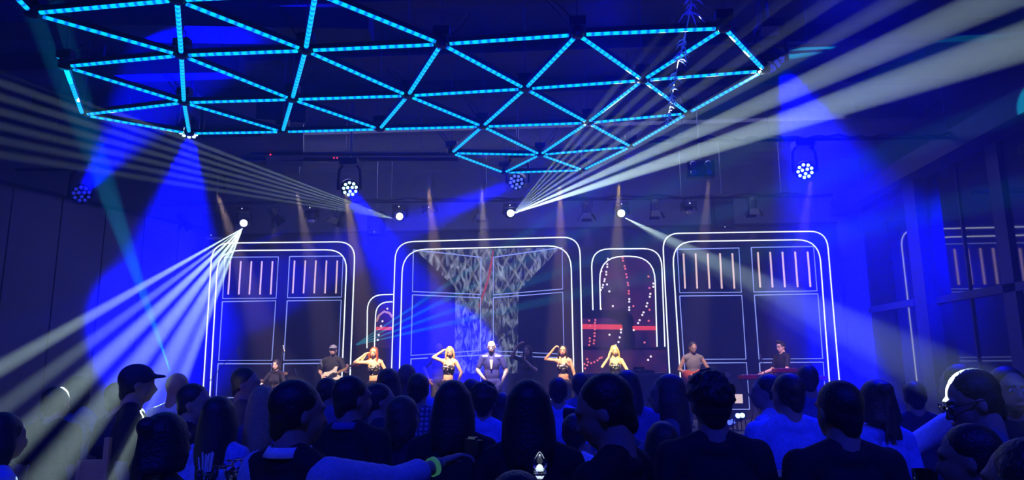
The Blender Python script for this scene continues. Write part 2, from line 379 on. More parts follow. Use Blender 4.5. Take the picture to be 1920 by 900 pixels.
def picture_mat(name, kind):
    m = bpy.data.materials.new(name); m.use_nodes = True; nt = m.node_tree; b = nt.nodes['Principled BSDF']
    b.inputs['Base Color'].default_value = (.02, .02, .02, 1); b.inputs['Roughness'].default_value = .5
    tc = nt.nodes.new('ShaderNodeTexCoord'); L = nt.links.new
    mp = nt.nodes.new('ShaderNodeMapping'); L(tc.outputs['Object'], mp.inputs[0])
    ramp = nt.nodes.new('ShaderNodeValToRGB')
    n = nt.nodes.new('ShaderNodeTexNoise')
    if kind == 'grey':
        mp.inputs['Scale'].default_value = (2.2, 1, .8)
        n.inputs['Scale'].default_value = 3.2; n.inputs['Detail'].default_value = 6; n.inputs['Distortion'].default_value = 1.6; n.inputs['Roughness'].default_value = .62
        L(mp.outputs[0], n.inputs['Vector'])
        e = ramp.color_ramp.elements; e[0].position = .46; e[0].color = (.006, .008, .02, 1); e[1].position = .72; e[1].color = (.32, .38, .5, 1)
        L(n.outputs['Fac'], ramp.inputs[0])
        # criss-cross lattice lines
        outs = []
        for sgn in (1, -1):
            m2 = nt.nodes.new('ShaderNodeMapping'); m2.inputs['Rotation'].default_value = (0, sgn*.55, 0); L(tc.outputs['Object'], m2.inputs[0])
            wv = nt.nodes.new('ShaderNodeTexWave'); wv.bands_direction = 'X'; wv.inputs['Scale'].default_value = 1.1; wv.inputs['Distortion'].default_value = 3.0; wv.inputs['Detail'].default_value = 2; wv.inputs['Detail Scale'].default_value = .7
            L(m2.outputs[0], wv.inputs['Vector'])
            mt = nt.nodes.new('ShaderNodeMath'); mt.operation = 'POWER'; mt.inputs[1].default_value = 14; L(wv.outputs['Fac'], mt.inputs[0]); outs.append(mt)
        ad = nt.nodes.new('ShaderNodeMath'); ad.operation = 'MAXIMUM'; L(outs[0].outputs[0], ad.inputs[0]); L(outs[1].outputs[0], ad.inputs[1])
        sx = nt.nodes.new('ShaderNodeSeparateXYZ'); L(tc.outputs['Object'], sx.inputs[0])
        mr = nt.nodes.new('ShaderNodeMapRange'); mr.inputs[1].default_value = 2.2; mr.inputs[2].default_value = 3.1; mr.inputs[3].default_value = 0; mr.inputs[4].default_value = .13
        L(sx.outputs['Z'], mr.inputs[0])
        mu = nt.nodes.new('ShaderNodeMath'); mu.operation = 'MULTIPLY'; L(ad.outputs[0], mu.inputs[0]); L(mr.outputs[0], mu.inputs[1])
        mx = nt.nodes.new('ShaderNodeMixRGB'); mx.blend_type = 'ADD'; mx.inputs[0].default_value = 1; L(ramp.outputs[0], mx.inputs[1]); L(mu.outputs[0], mx.inputs[2])
        L(mx.outputs[0], b.inputs['Emission Color'])
    else:
        n.inputs['Scale'].default_value = 2.5; n.inputs['Detail'].default_value = 3; L(mp.outputs[0], n.inputs['Vector'])
        e = ramp.color_ramp.elements; e[0].position = .35; e[0].color = (.01, .004, .03, 1); e[1].position = .75; e[1].color = (.075, .01, .05, 1)
        L(n.outputs['Fac'], ramp.inputs[0]); L(ramp.outputs[0], b.inputs['Emission Color'])
    b.inputs['Emission Strength'].default_value = 1.0
    m.cycles.emission_sampling = 'NONE'
    return m
M_grey = picture_mat('grey_collage', 'grey'); M_purp = picture_mat('purple_scene', 'purple')
def flat(pts, m, name, dz=.006, th=.004):
    w_ = [P(x, y, dz) for x, y in pts]; n = len(w_); mb = MB(O)
    mb.add(w_+[p+Vector((0, -th, 0)) for p in w_], [tuple(range(n)), tuple(range(2*n-1, n-1, -1))]+[(i, (i+1) % n, n+(i+1) % n, n+i) for i in range(n)])
    return mb.build(name, m, sw)
flat([(779, 468.5), (1050, 464.8), (973, 545.5), (970, 700), (852, 700), (854, 540)], M_grey, 'collage_picture')
arch_in = rounded([(1126, 652), (1123.4, 481.5), (1227, 481.5), (1232, 652)], 44)
flat(arch_in, M_purp, 'night_picture')
flat([(1091, 597), (1150, 597), (1162, 605), (1168, 620), (1169, 650), (1091, 650)], M_purp, 'night_picture', .008)
flat([(1092, 656), (1249, 656), (1251, 702), (1092, 702)], M_purp, 'night_picture', .006)
flat([(703, 652), (706, 590), (716, 570), (737, 568), (736, 652)], M_purp, 'night_picture', .006)
flat([(1094, 581), (1172, 581), (1186, 592), (1190, 612), (1190, 652), (1169.5, 652), (1168.5, 620), (1162.5, 604.5), (1150, 596.5), (1094, 596.5)], mat('led_black', (.012, .012, .016)), 'dark_arch', .011)
for q in ([(1092, 607.5), (1166, 608.5), (1168, 618), (1092, 617)], [(1186, 611), (1229, 611.5), (1230, 619), (1186, 619)], [(705, 613), (737, 613), (737, 619), (705, 619)]):
    flat(q, M_redbar, 'red_bar', .014)
flat([(924, 469), (926.5, 469), (919, 520), (900, 575), (897, 575), (914, 520)], emis('red_streak', (.8, .05, .08), .45), 'red_streak', .012)
line([(706, 603), (710, 592), (720, 584), (730, 587), (737, 596)], .028, emis('pink_arc', (1, .5, .5), .6), 'pink_arc', dz=.016)
wd = [(205,142),(202,168),(202,181),(174,201),(197,205),(197,218),(190,240),(188,250),(182,268),(179,280),(171,292),(201,266),(212,299),(229,370),(171,384),(308,336),(308,349),(308,376),(308,388),(424,261),(424,277),(410,311),(407,325),(395,356),(391,371),(377,400),(371,413),(358,438),(351,452),(330,486),(412,613),(399,630),(372,676),(213,508),(268,483),(268,497),(262,521),(256,543),(243,559)]
rd = [(276,138),(278,151),(286,178),(289,190),(293,216),(297,231),(301,258),(303,269),(306,297),(306,310),(401,227),(406,283),(406,388),(402,441),(328,370),(382,545),(145,437),(143,450),(143,465),(143,482),(141,500),(141,515),(139,535),(137,550),(115,440),(120,465),(118,525),(118,540),(115,558),(105,625),(92,650),(95,670),(105,655),(110,640),(125,645),(140,640),(155,632),(165,622),(175,618)]
wd = [(1060+a/2.571, 430+b/2.571) for a, b in wd]+[(680+a/2.727, 430+b/2.727) for a, b in ((126, 406), (101, 470), (94, 495), (82, 540), (77, 565), (128, 425))]
rd = [(1060+a/2.571, 430+b/2.571) for a, b in rd]
for lst, m in ((wd, M_dotw), (rd, M_dotr)):
    for x, y in lst:
        MB(O).ball(P(x, y, .02), (.026, .008, .026), u=8, v=5).build('light_dot', m, sw)
flat([(1365, 739), (1392, 739), (1393, 756), (1366, 756)], emis('pale_patch', (1, .75, .7), .9), 'pale_patch', .012)

# ================================================================ LED tube grid
GZ = 5.33
nodes = {(1, 0): (340, 101), (0, 0): (122, 122), (2, 0): (573, 92), (3, 0): (828, 80), (4, 0): (1083, 62), (5, 0): (1358, 50),
 (0, 1): (155, 213), (1, 1): (345, 190), (2, 1): (548, 184), (3, 1): (765, 177), (4, 1): (985, 164), (5, 1): (1205, 148), (6, 1): (1433, 130),
 (1, 2): (355, 248), (2, 2): (530, 245), (3, 2): (712, 240), (4, 2): (905, 235), (5, 2): (1102, 228), (6, 2): (1290, 210),
 (4, 3): (847, 285), (5, 3): (1013, 288), (6, 3): (1183, 273), (5, 4): (945, 322), (6, 4): (1093, 317), (1, -1): (332, -3), (0, -1): (60, 22), (2, -1): (592, -16), (-1, -2): (-35, -75), (1, -2): (322, -110), (0, -2): (60, -86)}
NW = {k: atz(v[0], v[1], GZ) for k, v in nodes.items()}
edges = []
for (i, r) in nodes:
    for j in ((i+1, r), (i, r+1), (i+1, r+1)):
        if j in nodes: edges.append(((i, r), j))
drop = {((0, -1), (0, 0)), ((3, 2), (4, 3)), ((0, -2), (0, -1)), ((0, -2), (1, -2)), ((0, -2), (1, -1)), ((-1, -2), (0, -2))}
edges = [e for e in edges if e not in drop]
tg = thing('led_tube_grid', 'hanging triangular grid of dashed cyan light tubes', 'light fixture', (NW[(3, 1)].x, NW[(3, 1)].y, GZ))
def tube_mat():
    m = bpy.data.materials.new('cyan_pixel_tube'); m.use_nodes = True; nt = m.node_tree; b = nt.nodes['Principled BSDF']; L = nt.links.new
    b.inputs['Base Color'].default_value = (.3, .3, .3, 1); b.inputs['Roughness'].default_value = .4
    tc = nt.nodes.new('ShaderNodeTexCoord'); sx = nt.nodes.new('ShaderNodeSeparateXYZ'); L(tc.outputs['Object'], sx.inputs[0])
    m1 = nt.nodes.new('ShaderNodeMath'); m1.operation = 'MULTIPLY'; m1.inputs[1].default_value = 2*PI/.098; L(sx.outputs['X'], m1.inputs[0])
    m2 = nt.nodes.new('ShaderNodeMath'); m2.operation = 'SINE'; L(m1.outputs[0], m2.inputs[0])
    r = nt.nodes.new('ShaderNodeValToRGB'); mr = nt.nodes.new('ShaderNodeMapRange'); mr.inputs[1].default_value = -1; L(m2.outputs[0], mr.inputs[0]); L(mr.outputs[0], r.inputs[0])
    e = r.color_ramp.elements; e[0].position = .0; e[0].color = (0, .1, .8, 1); e[1].position = .6; e[1].color = (0, .6, 1, 1)
    L(r.outputs[0], b.inputs['Emission Color']); b.inputs['Emission Strength'].default_value = 1.5
    m.cycles.emission_sampling = 'NONE'; return m
M_tube = tube_mat()
for a, b in edges:
    p, q = NW[a], NW[b]; d = (q-p); L_ = d.length; an = math.atan2(d.y, d.x); gap = .085
    h = MB().box((-L_/2+gap, -.026, -.012), (L_/2-gap, .026, .045)).build('tube_housing', M_black, tg)
    h.location = (p+q)/2-tg.location; h.rotation_euler = (0, 0, an)
    n = 9; g = MB(); g.tube([(-L_/2+gap+.01, 0, -.012), (L_/2-gap-.01, 0, -.012)], .026, 10)
    g.build('light_tube', M_tube, h, smooth=False)
for k, p in NW.items():
    c = p-tg.location
    MB().lathe([(.02, -.05), (.06, -.045), (.075, -.02), (.075, .05), (.05, .07), (.02, .08)], c, 10).build('connector', M_black, tg)
    MB().box((c.x-.09, c.y-.05, c.z+.08), (c.x+.09, c.y+.05, c.z+.18)).build('driver_box', M_black, tg)
    MB().tube([c+Vector((0, 0, .08)), c+Vector((0, 0, CZ-.02-GZ))], .006, 5).build('suspension_cable', M_steel, tg)
    rr = random.random()*6; pts = []
    for t in range(9):
        u = t/8; pts.append(c+Vector((math.cos(rr)*.35*math.sin(u*PI*.9)+.02*math.sin(9*u), math.sin(rr)*.3*math.sin(u*PI*.9), .1+.34*math.sin(u*PI))))
    MB().tube(pts, .006, 5).build('power_cable', M_black, tg)

# shredded streamer caught under the grid's right end
sp_ = [at(x, y, Y) for x, y, Y in ((1298, -8, 6.45), (1292, 30, 6.8), (1283, 75, 7.3), (1272, 115, 7.8), (1264, 160, 8.4), (1258, 195, 9.0), (1250, 235, 9.7))]
t = thing('foil_streamer', 'shredded pale streamer trailing under the right end of the tube grid', 'streamer', sp_[0])
ms = mat('pale_foil', (.9, .92, .9), .3, .0); o_ = sp_[0]
MB(o_).tube([(o_.x, o_.y, CZ-.01)]+sp_, .006, 5).build('cord', ms, t)
for k in range(110):
    u = random.random()*6*.999; a_ = int(u); p_ = sp_[a_].lerp(sp_[a_+1], u-a_)
    if .9 < u < 1.7 or 3.0 < u < 3.4: continue
    an = random.uniform(0, 2*PI); l = random.uniform(.03, .13)*(1.3-u*.13)
    MB(o_).tube([p_, p_+Vector((math.cos(an)*l*.6, math.sin(an)*l*.6, -l*.25)), p_+Vector((math.cos(an)*l, math.sin(an)*l, -l*.8))], [.011, .009, .002], 4).build('strip', ms, t)

# ================================================================ pipes and lamps
def pipe(name, lab, p, q, r=.03, hang=5, cable=True):
    t = thing(name, lab, 'pipe', p); d = q-p
    MB().tube([(0, 0, 0), d], r, 10).build('pipe', M_black, t)
    for k in range(hang):
        c = d*((k+.5)/hang); MB().tube([c, (c.x, c.y, CZ-p.z-.005)], .007, 5).build('suspension_cable', M_steel, t)
    if cable:
        n = 60; pts = [d*(k/n)+Vector((0, -.03, .045+.022*math.sin(k*1.7)+.02*math.sin(k*.61))) for k in range(n+1)]
        MB().tube(pts, .026, 6).build('cable_bundle', M_black, t)
    return t
pA = at(300, 408, TR_Y); pB = at(1560, 360, TR_Y)
rz_ = (pA.z+pB.z)/2
def pz(px, Y, A, B):   # height of a sloping line through two image points
    return None
RP0 = Vector((pA.x, TR_Y, at(300, 384, TR_Y).z)); RP1 = Vector((pB.x, TR_Y, at(1560, 368, TR_Y).z))
pipe('lighting_pipe', 'rear black lighting pipe carrying the barndoor lamps above the stage', RP0, RP1, .03, 7)
FP0 = at(470, 289, FR_Y); FP1 = at(855, 289, FR_Y)
pipe('lighting_pipe', 'front black lighting pipe left of centre with small red lights', FP0, FP1, .035, 3, False)
pipe('lighting_pipe', 'second front pipe just behind and below the left one', at(440, 298, FR_Y+.5), at(860, 298, FR_Y+.5), .05, 3, False)
pipe('lighting_pipe', 'front black lighting pipe right of centre reaching the glazed wall', at(1200, 266, FR_Y), at(1860, 257, FR_Y), .03, 4)
pipe('lighting_pipe', 'thin pipe at the left wall above the unlit wash lamp', at(30, 318, 11.2), at(300, 318, 11.2), .025, 2, False)
pipe('lighting_pipe', 'high pipe above the top right corner of the tube grid', at(1380, 88, 9.2), at(1560, 84, 9.2), .025, 2, False)
for x, y, Y in ((507, 289, FR_Y-.04), (630, 301, FR_Y+.44), (629, 296, FR_Y+.44)):
    pass
rt = bpy.data.objects['lighting_pipe.001']
for x in (507, 626, 632): MB(rt.location).ball(at(x, 290 if x < 600 else 296, FR_Y-.045), .016, u=8, v=6).build('red_indicator', emis('red_led', (1, .03, .08), 2), rt)

def aimM(d):   # matrix whose -Z looks along d
    return Vector(d).to_track_quat('-Z', 'Y').to_matrix()
def wash(px, py, Y, aim, lab, lit, hang_z, hd=.165, lens=None):
    c = at(px, py, Y); t = thing('moving_wash_light', lab, 'stage light', (c.x, c.y, c.z+.42), 0, 'moving wash lights')
    top = hang_z-(c.z+.42)
    MB().box((-.17, -.15, 0), (.17, .15, .12)).build('base', M_black, t)
    MB().tube([(0, 0, .1), (0, 0, max(.15, top))], .02, 8).build('clamp', M_steel, t)
    for s_ in (-1, 1):
        MB().tube([(s_*.13, 0, .02), (s_*.2, 0, -.08), (s_*.215, 0, -.3), (s_*.21, 0, -.46)], .03, 8).build('yoke_arm', M_black, t)
    M = aimM(aim)
    h = MB().lathe([(.05, .2), (.11, .18), (.15, .12), (hd, 0), (hd+.01, -.08), (hd+.004, -.1), (hd-.02, -.092)], (0, 0, -.42), 22, M).build('head', M_black, t, True)
    rr = [(0, 0)] if False else []
    for k in range(3): rr.append((.048, k*2*PI/3+.4))
    for k in range(9): rr.append((.116, k*2*PI/9))
    for r, a in rr:
        p = M @ Vector((r*math.cos(a), r*math.sin(a), -.103)); 
        MB().lathe([(.0225, -.012), (.028, -.004), (.028, .01)], p+Vector((0, 0, -.42)), 10, M).build('lens', lens, h)
    return t
L_on = emis('wash_lens_bright', (.45, .85, 1), 3.0); L_mid = emis('wash_lens_blue', (.12, .2, 1), 1.2); L_dim = emis('wash_lens_dim', (.02, .03, .7), .7)
wash(655, 352, FR_Y, toward(655, 352, FR_Y, 835, 640, 16.4, .8), 'lit wash lamp left of centre with pale round lenses', 1, CZ-.01, lens=L_on)
wash(971, 340, FR_Y+.3, toward(971, 340, FR_Y, 560, 500, 15.6, .75), 'wash lamp under the middle tip of the tube grid', 1, CZ-.01, hd=.15, lens=L_mid)
wash(1509, 319, FR_Y, toward(1509, 319, FR_Y, 1600, 640, 13, .85), 'lit wash lamp right of centre with pale round lenses', 1, at(1509, 262, FR_Y).z-.02, lens=L_on)
wash(1446, 112, 9.2, (.55, -.2, -.8), 'wash lamp by the top right corner of the tube grid, seen edge on', 1, CZ-.01, lens=L_dim)
wash(152, 365, 11.2, toward(152, 365, 11.2, 395, 40, 9, .8), 'dim blue wash lamp near the left wall', 1, at(152, 320, 11.2).z+.0, lens=L_dim)
wash(355, 240, FR_Y-2, (.05, -.25, -.95), 'wash lamp behind the lower left corner of the tube grid', 1, CZ-.01, lens=L_on)

def beam_head(px, py, Y, aim, lab, lit, zp):
    c = at(px, py, Y); t = thing('moving_beam_light', lab, 'stage light', (c.x, c.y, zp-.1), 0, 'moving beam lights')
    cz = c.z-(zp-.1)
    MB().box((-.16, -.14, -.1), (.16, .14, .0)).build('base', M_black, t)
    MB().tube([(0, 0, -.02), (0, 0, .09)], .02, 8).build('clamp', M_steel, t)
    MB().ball((.0, -.145, -.05), .013, u=8, v=6).build('status_light', emis('white_led', (.8, .8, 1), 2), t)
    for s_ in (-1, 1):
        MB().tube([(s_*.13, 0, -.08), (s_*.165, 0, -.16), (s_*.165, 0, cz+.03)], .028, 8).build('yoke_arm', M_black, t)
    M = aimM(aim); a = Vector(aim).normalized()
    cc = Vector((0, 0, cz))-a*.12+Vector((0, 0, .05))
    h = MB().lathe([(.06, .2), (.1, .17), (.115, .08), (.115, -.05), (.09, -.1), (.085, -.16), (.078, -.155)], cc, 20, M).build('head', M_black, t, True)
    MB().ball(cc+a*.155, (.082, .082, .03), M, 16, 8).build('lens', emis('beam_lens', (.9, 1, 1), 9) if lit else M_chrome, h, True)
    return t
def rpz(px): 
    u = (px-300)/1260; return RP0.z+(RP1.z-RP0.z)*u
beam_head(457, 422, TR_Y, toward(457, 424, TR_Y, 0, 850, 7, .5), 'lit beam lamp at left throwing a white fan down to the left', 1, rpz(457))
beam_head(750, 410, TR_Y, toward(750, 411, TR_Y, 0, 200, 7.5, .5), 'lit beam lamp throwing thin pale rays up to the left', 1, rpz(750))
beam_head(957, 404, TR_Y, toward(957, 405, TR_Y, 1500, 0, 6.5, .6), 'brightest beam lamp, mid stage, throwing rays up to the right', 1, rpz(957))
beam_head(1165, 404, TR_Y, toward(1165, 405, TR_Y, 1835, 735, 3, .6), 'lit beam lamp throwing one white ray down to the right', 1, rpz(1165))
beam_head(584, 415, TR_Y, (.1, -.3, -.95), 'unlit beam lamp between the two left barndoor lamps', 0, rpz(584))
beam_head(1292, 398, TR_Y, (.05, -.4, -.9), 'unlit beam lamp left of the long black speaker', 0, rpz(1292))
beam_head(806, 398, TR_Y+.1, (-.1, -.2, -.95), 'unlit beam lamp inside the blue shaft right of the thin rays', 0, rpz(806))

def barndoor(px, py, lab, tilt=0, zp=None):
    c = at(px, py, TR_Y); zp = rpz(px); t = thing('barndoor_lamp', lab, 'stage light', (c.x, TR_Y, zp), 0, 'barndoor lamps on the rear pipe')
    top = 0; cz = c.z-zp
    R = Matrix.Rotation(tilt, 3, 'Y')
    MB().tube([(0, 0, 0), (0, 0, -.12)], .018, 8).build('clamp', M_steel, t)
    MB().tube([(-.13, 0, cz+.06), (-.13, 0, cz+.2), (0, 0, -.1), (.13, 0, cz+.2), (.13, 0, cz+.06)], .01, 6).build('yoke', M_black, t)
    M = R
    can = MB().lathe([(.05, .2), (.09, .17), (.1, .1), (.1, -.06), (.105, -.08)], (0, 0, cz), 16, M).build('can', M_black, t, True)
    MB().lathe([(.088, -.07), (.088, -.062)], (0, 0, cz), 16, M).build('lens', emis('warm_lens', (1, .7, .5), .5), can)
    for k in range(4):
        Q = R @ Matrix.Rotation(k*PI/2, 3, 'Z') @ Matrix.Rotation(0, 3, 'X')
        g = .12 if k % 2 == 0 else .2
        pts = [(-.09, .1, -.08), (.09, .1, -.08), (.12, .1+g*.5, -.08-.15), (-.12, .1+g*.5, -.08-.15)]
        vs = [Q @ Vector(p)+Vector((0, 0, cz)) for p in pts]; vs2 = [Q @ (Vector(p)+Vector((0, .006, 0)))+Vector((0, 0, cz)) for p in pts]
        m = MB(); m.add(vs+vs2, [(0, 1, 2, 3), (7, 6, 5, 4), (0, 4, 5, 1), (1, 5, 6, 2), (2, 6, 7, 3), (3, 7, 4, 0)]); m.build('barn_door', M_black, t)
barndoor(343, 412, 'barndoor lamp farthest left, tilted, in the blue shaft', -.5)
barndoor(514, 402, 'tilted barndoor lamp right of the left white fan', -.6)
barndoor(634, 404, 'barndoor lamp left of centre with doors swung right', .4)
barndoor(902, 396, 'barndoor lamp left of the brightest beam lamp', 0)
barndoor(1100, 394, 'barndoor lamp right of the brightest beam lamp', 0)
barndoor(1228, 390, 'barndoor lamp left of the unlit beam lamp', 0)
barndoor(1411, 386, 'barndoor lamp farthest right, beyond the long black speaker', 0)

def speaker(px, y0, y1, wpx, lab, Y=TR_Y+.2):
    a = at(px, y0, Y); b = at(px, y1, Y); wd = wpx/FPX*Y
    t = thing('hanging_speaker', lab, 'speaker', (a.x, Y, b.z)); hh = a.z-b.z
    MB().box((-wd/2, -.12, 0), (wd/2, .2, hh)).build('cabinet', M_black, t)
    MB().box((-wd/2+.02, -.135, .02), (wd/2-.02, -.121, hh-.02)).build('grille', mat('speaker_grille', (.02, .02, .022), .9), t)
    MB().tube([(-wd/2-.02, 0, hh*.75), (-wd/2-.02, 0, hh+.1), (wd/2+.02, 0, hh+.1), (wd/2+.02, 0, hh*.75)], .01, 6).build('bracket', M_steel, t)
    MB().tube([(0, 0, hh+.1), (0, 0, CZ-b.z-.005)], .01, 6).build('suspension_cable', M_steel, t)
    MB().ball((0, -.14, .04), .01, u=8, v=6).build('status_light', emis('white_led', (.8, .8, 1), 2), t)
speaker(1353, 370, 431, 37, 'long black speaker hanging above the right glowing frame')
speaker(404, 402, 446, 40, 'black speaker hanging left of the white fan')
speaker(706, 398, 440, 30, 'black speaker half lost in the blue shaft left of centre')

c = at(1313, 318, 13.4); t = thing('twin_ceiling_lamp', 'unlit four lamp blinder under the ceiling above the right frame', 'stage light', c)
MB().box((-.26, -.08, -.16), (.26, .1, .16)).build('housing', M_black, t)
for a in (-.14, .14):
    for b in (-.08, .08): MB().lathe([(.07, -.01), (.075, .0), (.06, .02)], (a, -.09, b), 14, Matrix.Rotation(PI/2, 3, 'X')).build('lamp', mat('unlit_reflector', (.2, .2, .22), .25, .9), t)
MB().tube([(0, 0, .15), (0, 0, CZ-c.z-.005)], .015, 6).build('hanger', M_steel, t)
c = at(1686, 403, 16.5); t = thing('square_wall_plate', 'small pale tilted square plate high beside the glazed wall', 'wall plate', c)
Mx = Matrix.Rotation(.5, 3, 'Y') @ Matrix.Rotation(.9, 3, 'X')
MB().cbox((0, 0, 0), (.2, .03, .2), Mx.to_4x4()).build('frame', mat('plate_grey', (.35, .33, .4), .5), t)
MB().cbox(Mx @ Vector((0, -.02, 0)), (.12, .02, .12), Mx.to_4x4()).build('insert', mat('plate_inner', (.5, .42, .5), .5), t)
MB().tube([(0, 0, 0), (0, 0, CZ-c.z-.01)], .008, 6).build('hanger', M_steel, t)

# ================================================================ people
def cloth(name, c, rough=.8, bump=.3, scale=60): return mat(name, c, rough, var=.15, scale=scale, bump=bump, spec=.25)
K_navy = cloth('navy_cloth', (.03, .03, .06)); K_black = cloth('black_cloth', (.012, .012, .016)); K_white = cloth('white_cotton', (.8, .8, .8))
K_blue = cloth('blue_cotton', (.25, .32, .8)); K_grey = cloth('grey_cloth', (.14, .14, .17)); K_mid = cloth('mid_blue_cloth', (.1, .12, .32))
K_trs = cloth('dark_trousers', (.02, .02, .03)); K_shoe = mat('shoe_leather', (.015, .015, .018), .4)
K_skin = mat('skin_tan', (.42, .25, .17), .55, var=.05, scale=12); K_skinl = mat('skin_light', (.62, .42, .32), .5, var=.05, scale=12); K_skind = mat('skin_brown', (.26, .15, .1), .55, var=.05, scale=12)
K_hair = mat('hair_black', (.012, .01, .012), .45, var=.4, scale=90, bump=.5); K_hairb = mat('hair_brown', (.05, .03, .02), .45, var=.4, scale=90, bump=.5)
K_blond = mat('hair_blond', (.5, .33, .14), .45, var=.3, scale=90, bump=.5); K_red = mat('hair_auburn', (.28, .07, .03), .45, var=.3, scale=90, bump=.5)
K_eye = mat('eye_white', (.6, .6, .6), .3); K_iris = mat('eye_dark', (.01, .01, .01), .2); K_lip = mat('lip', (.35, .1, .09), .5)
def sequin():
    m = mat('sequin_cloth', (.04, .04, .05), .3, .4, var=.0); nt = m.node_tree; b = nt.nodes['Principled BSDF']
    v = nt.nodes.new('ShaderNodeTexVoronoi'); v.inputs['Scale'].default_value = 26; tc = nt.nodes.new('ShaderNodeTexCoord'); nt.links.new(tc.outputs['Object'], v.inputs['Vector'])
    r = nt.nodes.new('ShaderNodeValToRGB'); r.color_ramp.interpolation = 'CONSTANT'; e = r.color_ramp.elements
    e[0].color = (.85, .8, .7, 1); e[1].position = .3; e[1].color = (.02, .02, .025, 1)
    nt.links.new(v.outputs['Distance'], r.inputs[0]); nt.links.new(r.outputs[0], b.inputs['Base Color']); return m
K_seq = sequin()
K_satin = mat('navy_satin', (.05, .045, .17), .25, .1, var=.2, scale=5, spec=.8); K_denim = cloth('worn_denim', (.12, .11, .11)); K_plaid = None
def plaid():
    m = cloth('plaid_cotton', (.2, .25, .45)); nt = m.node_tree; b = nt.nodes['Principled BSDF']; tc = nt.nodes.new('ShaderNodeTexCoord'); pr = None
    for ax in ('X', 'Z'):
        wv = nt.nodes.new('ShaderNodeTexWave'); wv.bands_direction = ax; wv.inputs['Scale'].default_value = 9; nt.links.new(tc.outputs['Object'], wv.inputs['Vector'])
        if pr is None: pr = wv
        else:
            mu = nt.nodes.new('ShaderNodeMath'); mu.operation = 'MULTIPLY'; nt.links.new(pr.outputs['Fac'], mu.inputs[0]); nt.links.new(wv.outputs['Fac'], mu.inputs[1])
            r = nt.nodes.new('ShaderNodeValToRGB'); r.color_ramp.elements[0].color = (.04, .05, .12, 1); r.color_ramp.elements[1].color = (.45, .5, .65, 1); nt.links.new(mu.outputs[0], r.inputs[0]); nt.links.new(r.outputs[0], b.inputs['Base Color'])
    return m
K_plaid = plaid()

def hand_prims(mb, wr, d, up, side, curl=.35, s=1, seg=7):
    """palm + four fingers + thumb; d = hand direction, up = back of the hand, side=+1 thumb along d x up"""
    d = Vector(d).normalized(); up = (Vector(up)-d*Vector(up).dot(d)).normalized(); a = d.cross(up)*side
    wr = Vector(wr)
    M = Matrix((a, d, up)).transposed()
    mb.ball(wr+d*.045*s, (.04*s, .052*s, .016*s), M, 12, 7)
    mb.cap(wr-d*.02*s, wr+d*.03*s, .025*s, .026*s, .75)
    L = (.074, .083, .077, .06)
    for k in range(4):
        o = wr+d*.085*s+a*(.028-.0187*k)*s; l = L[k]*s; dd = d; p = o
        for j, fr in enumerate((.45, .32, .25)):
            c = curl*(1+.9*j); dd = (d*math.cos(c)-up*math.sin(c)); q = p+dd*l*fr
            mb.cap(p, q, (.0092-.001*j)*s, (.0086-.001*j)*s, 1, seg=seg); p = q
    o = wr+d*.02*s+a*.03*s; q = o+(d*.6+a*.7-up*.25).normalized()*.04*s; mb.cap(o, q, .012*s, .0105*s, seg=seg)
    mb.cap(q, q+(d*.9+a*.25-up*.35).normalized()*.032*s, .0105*s, .008*s, seg=seg)

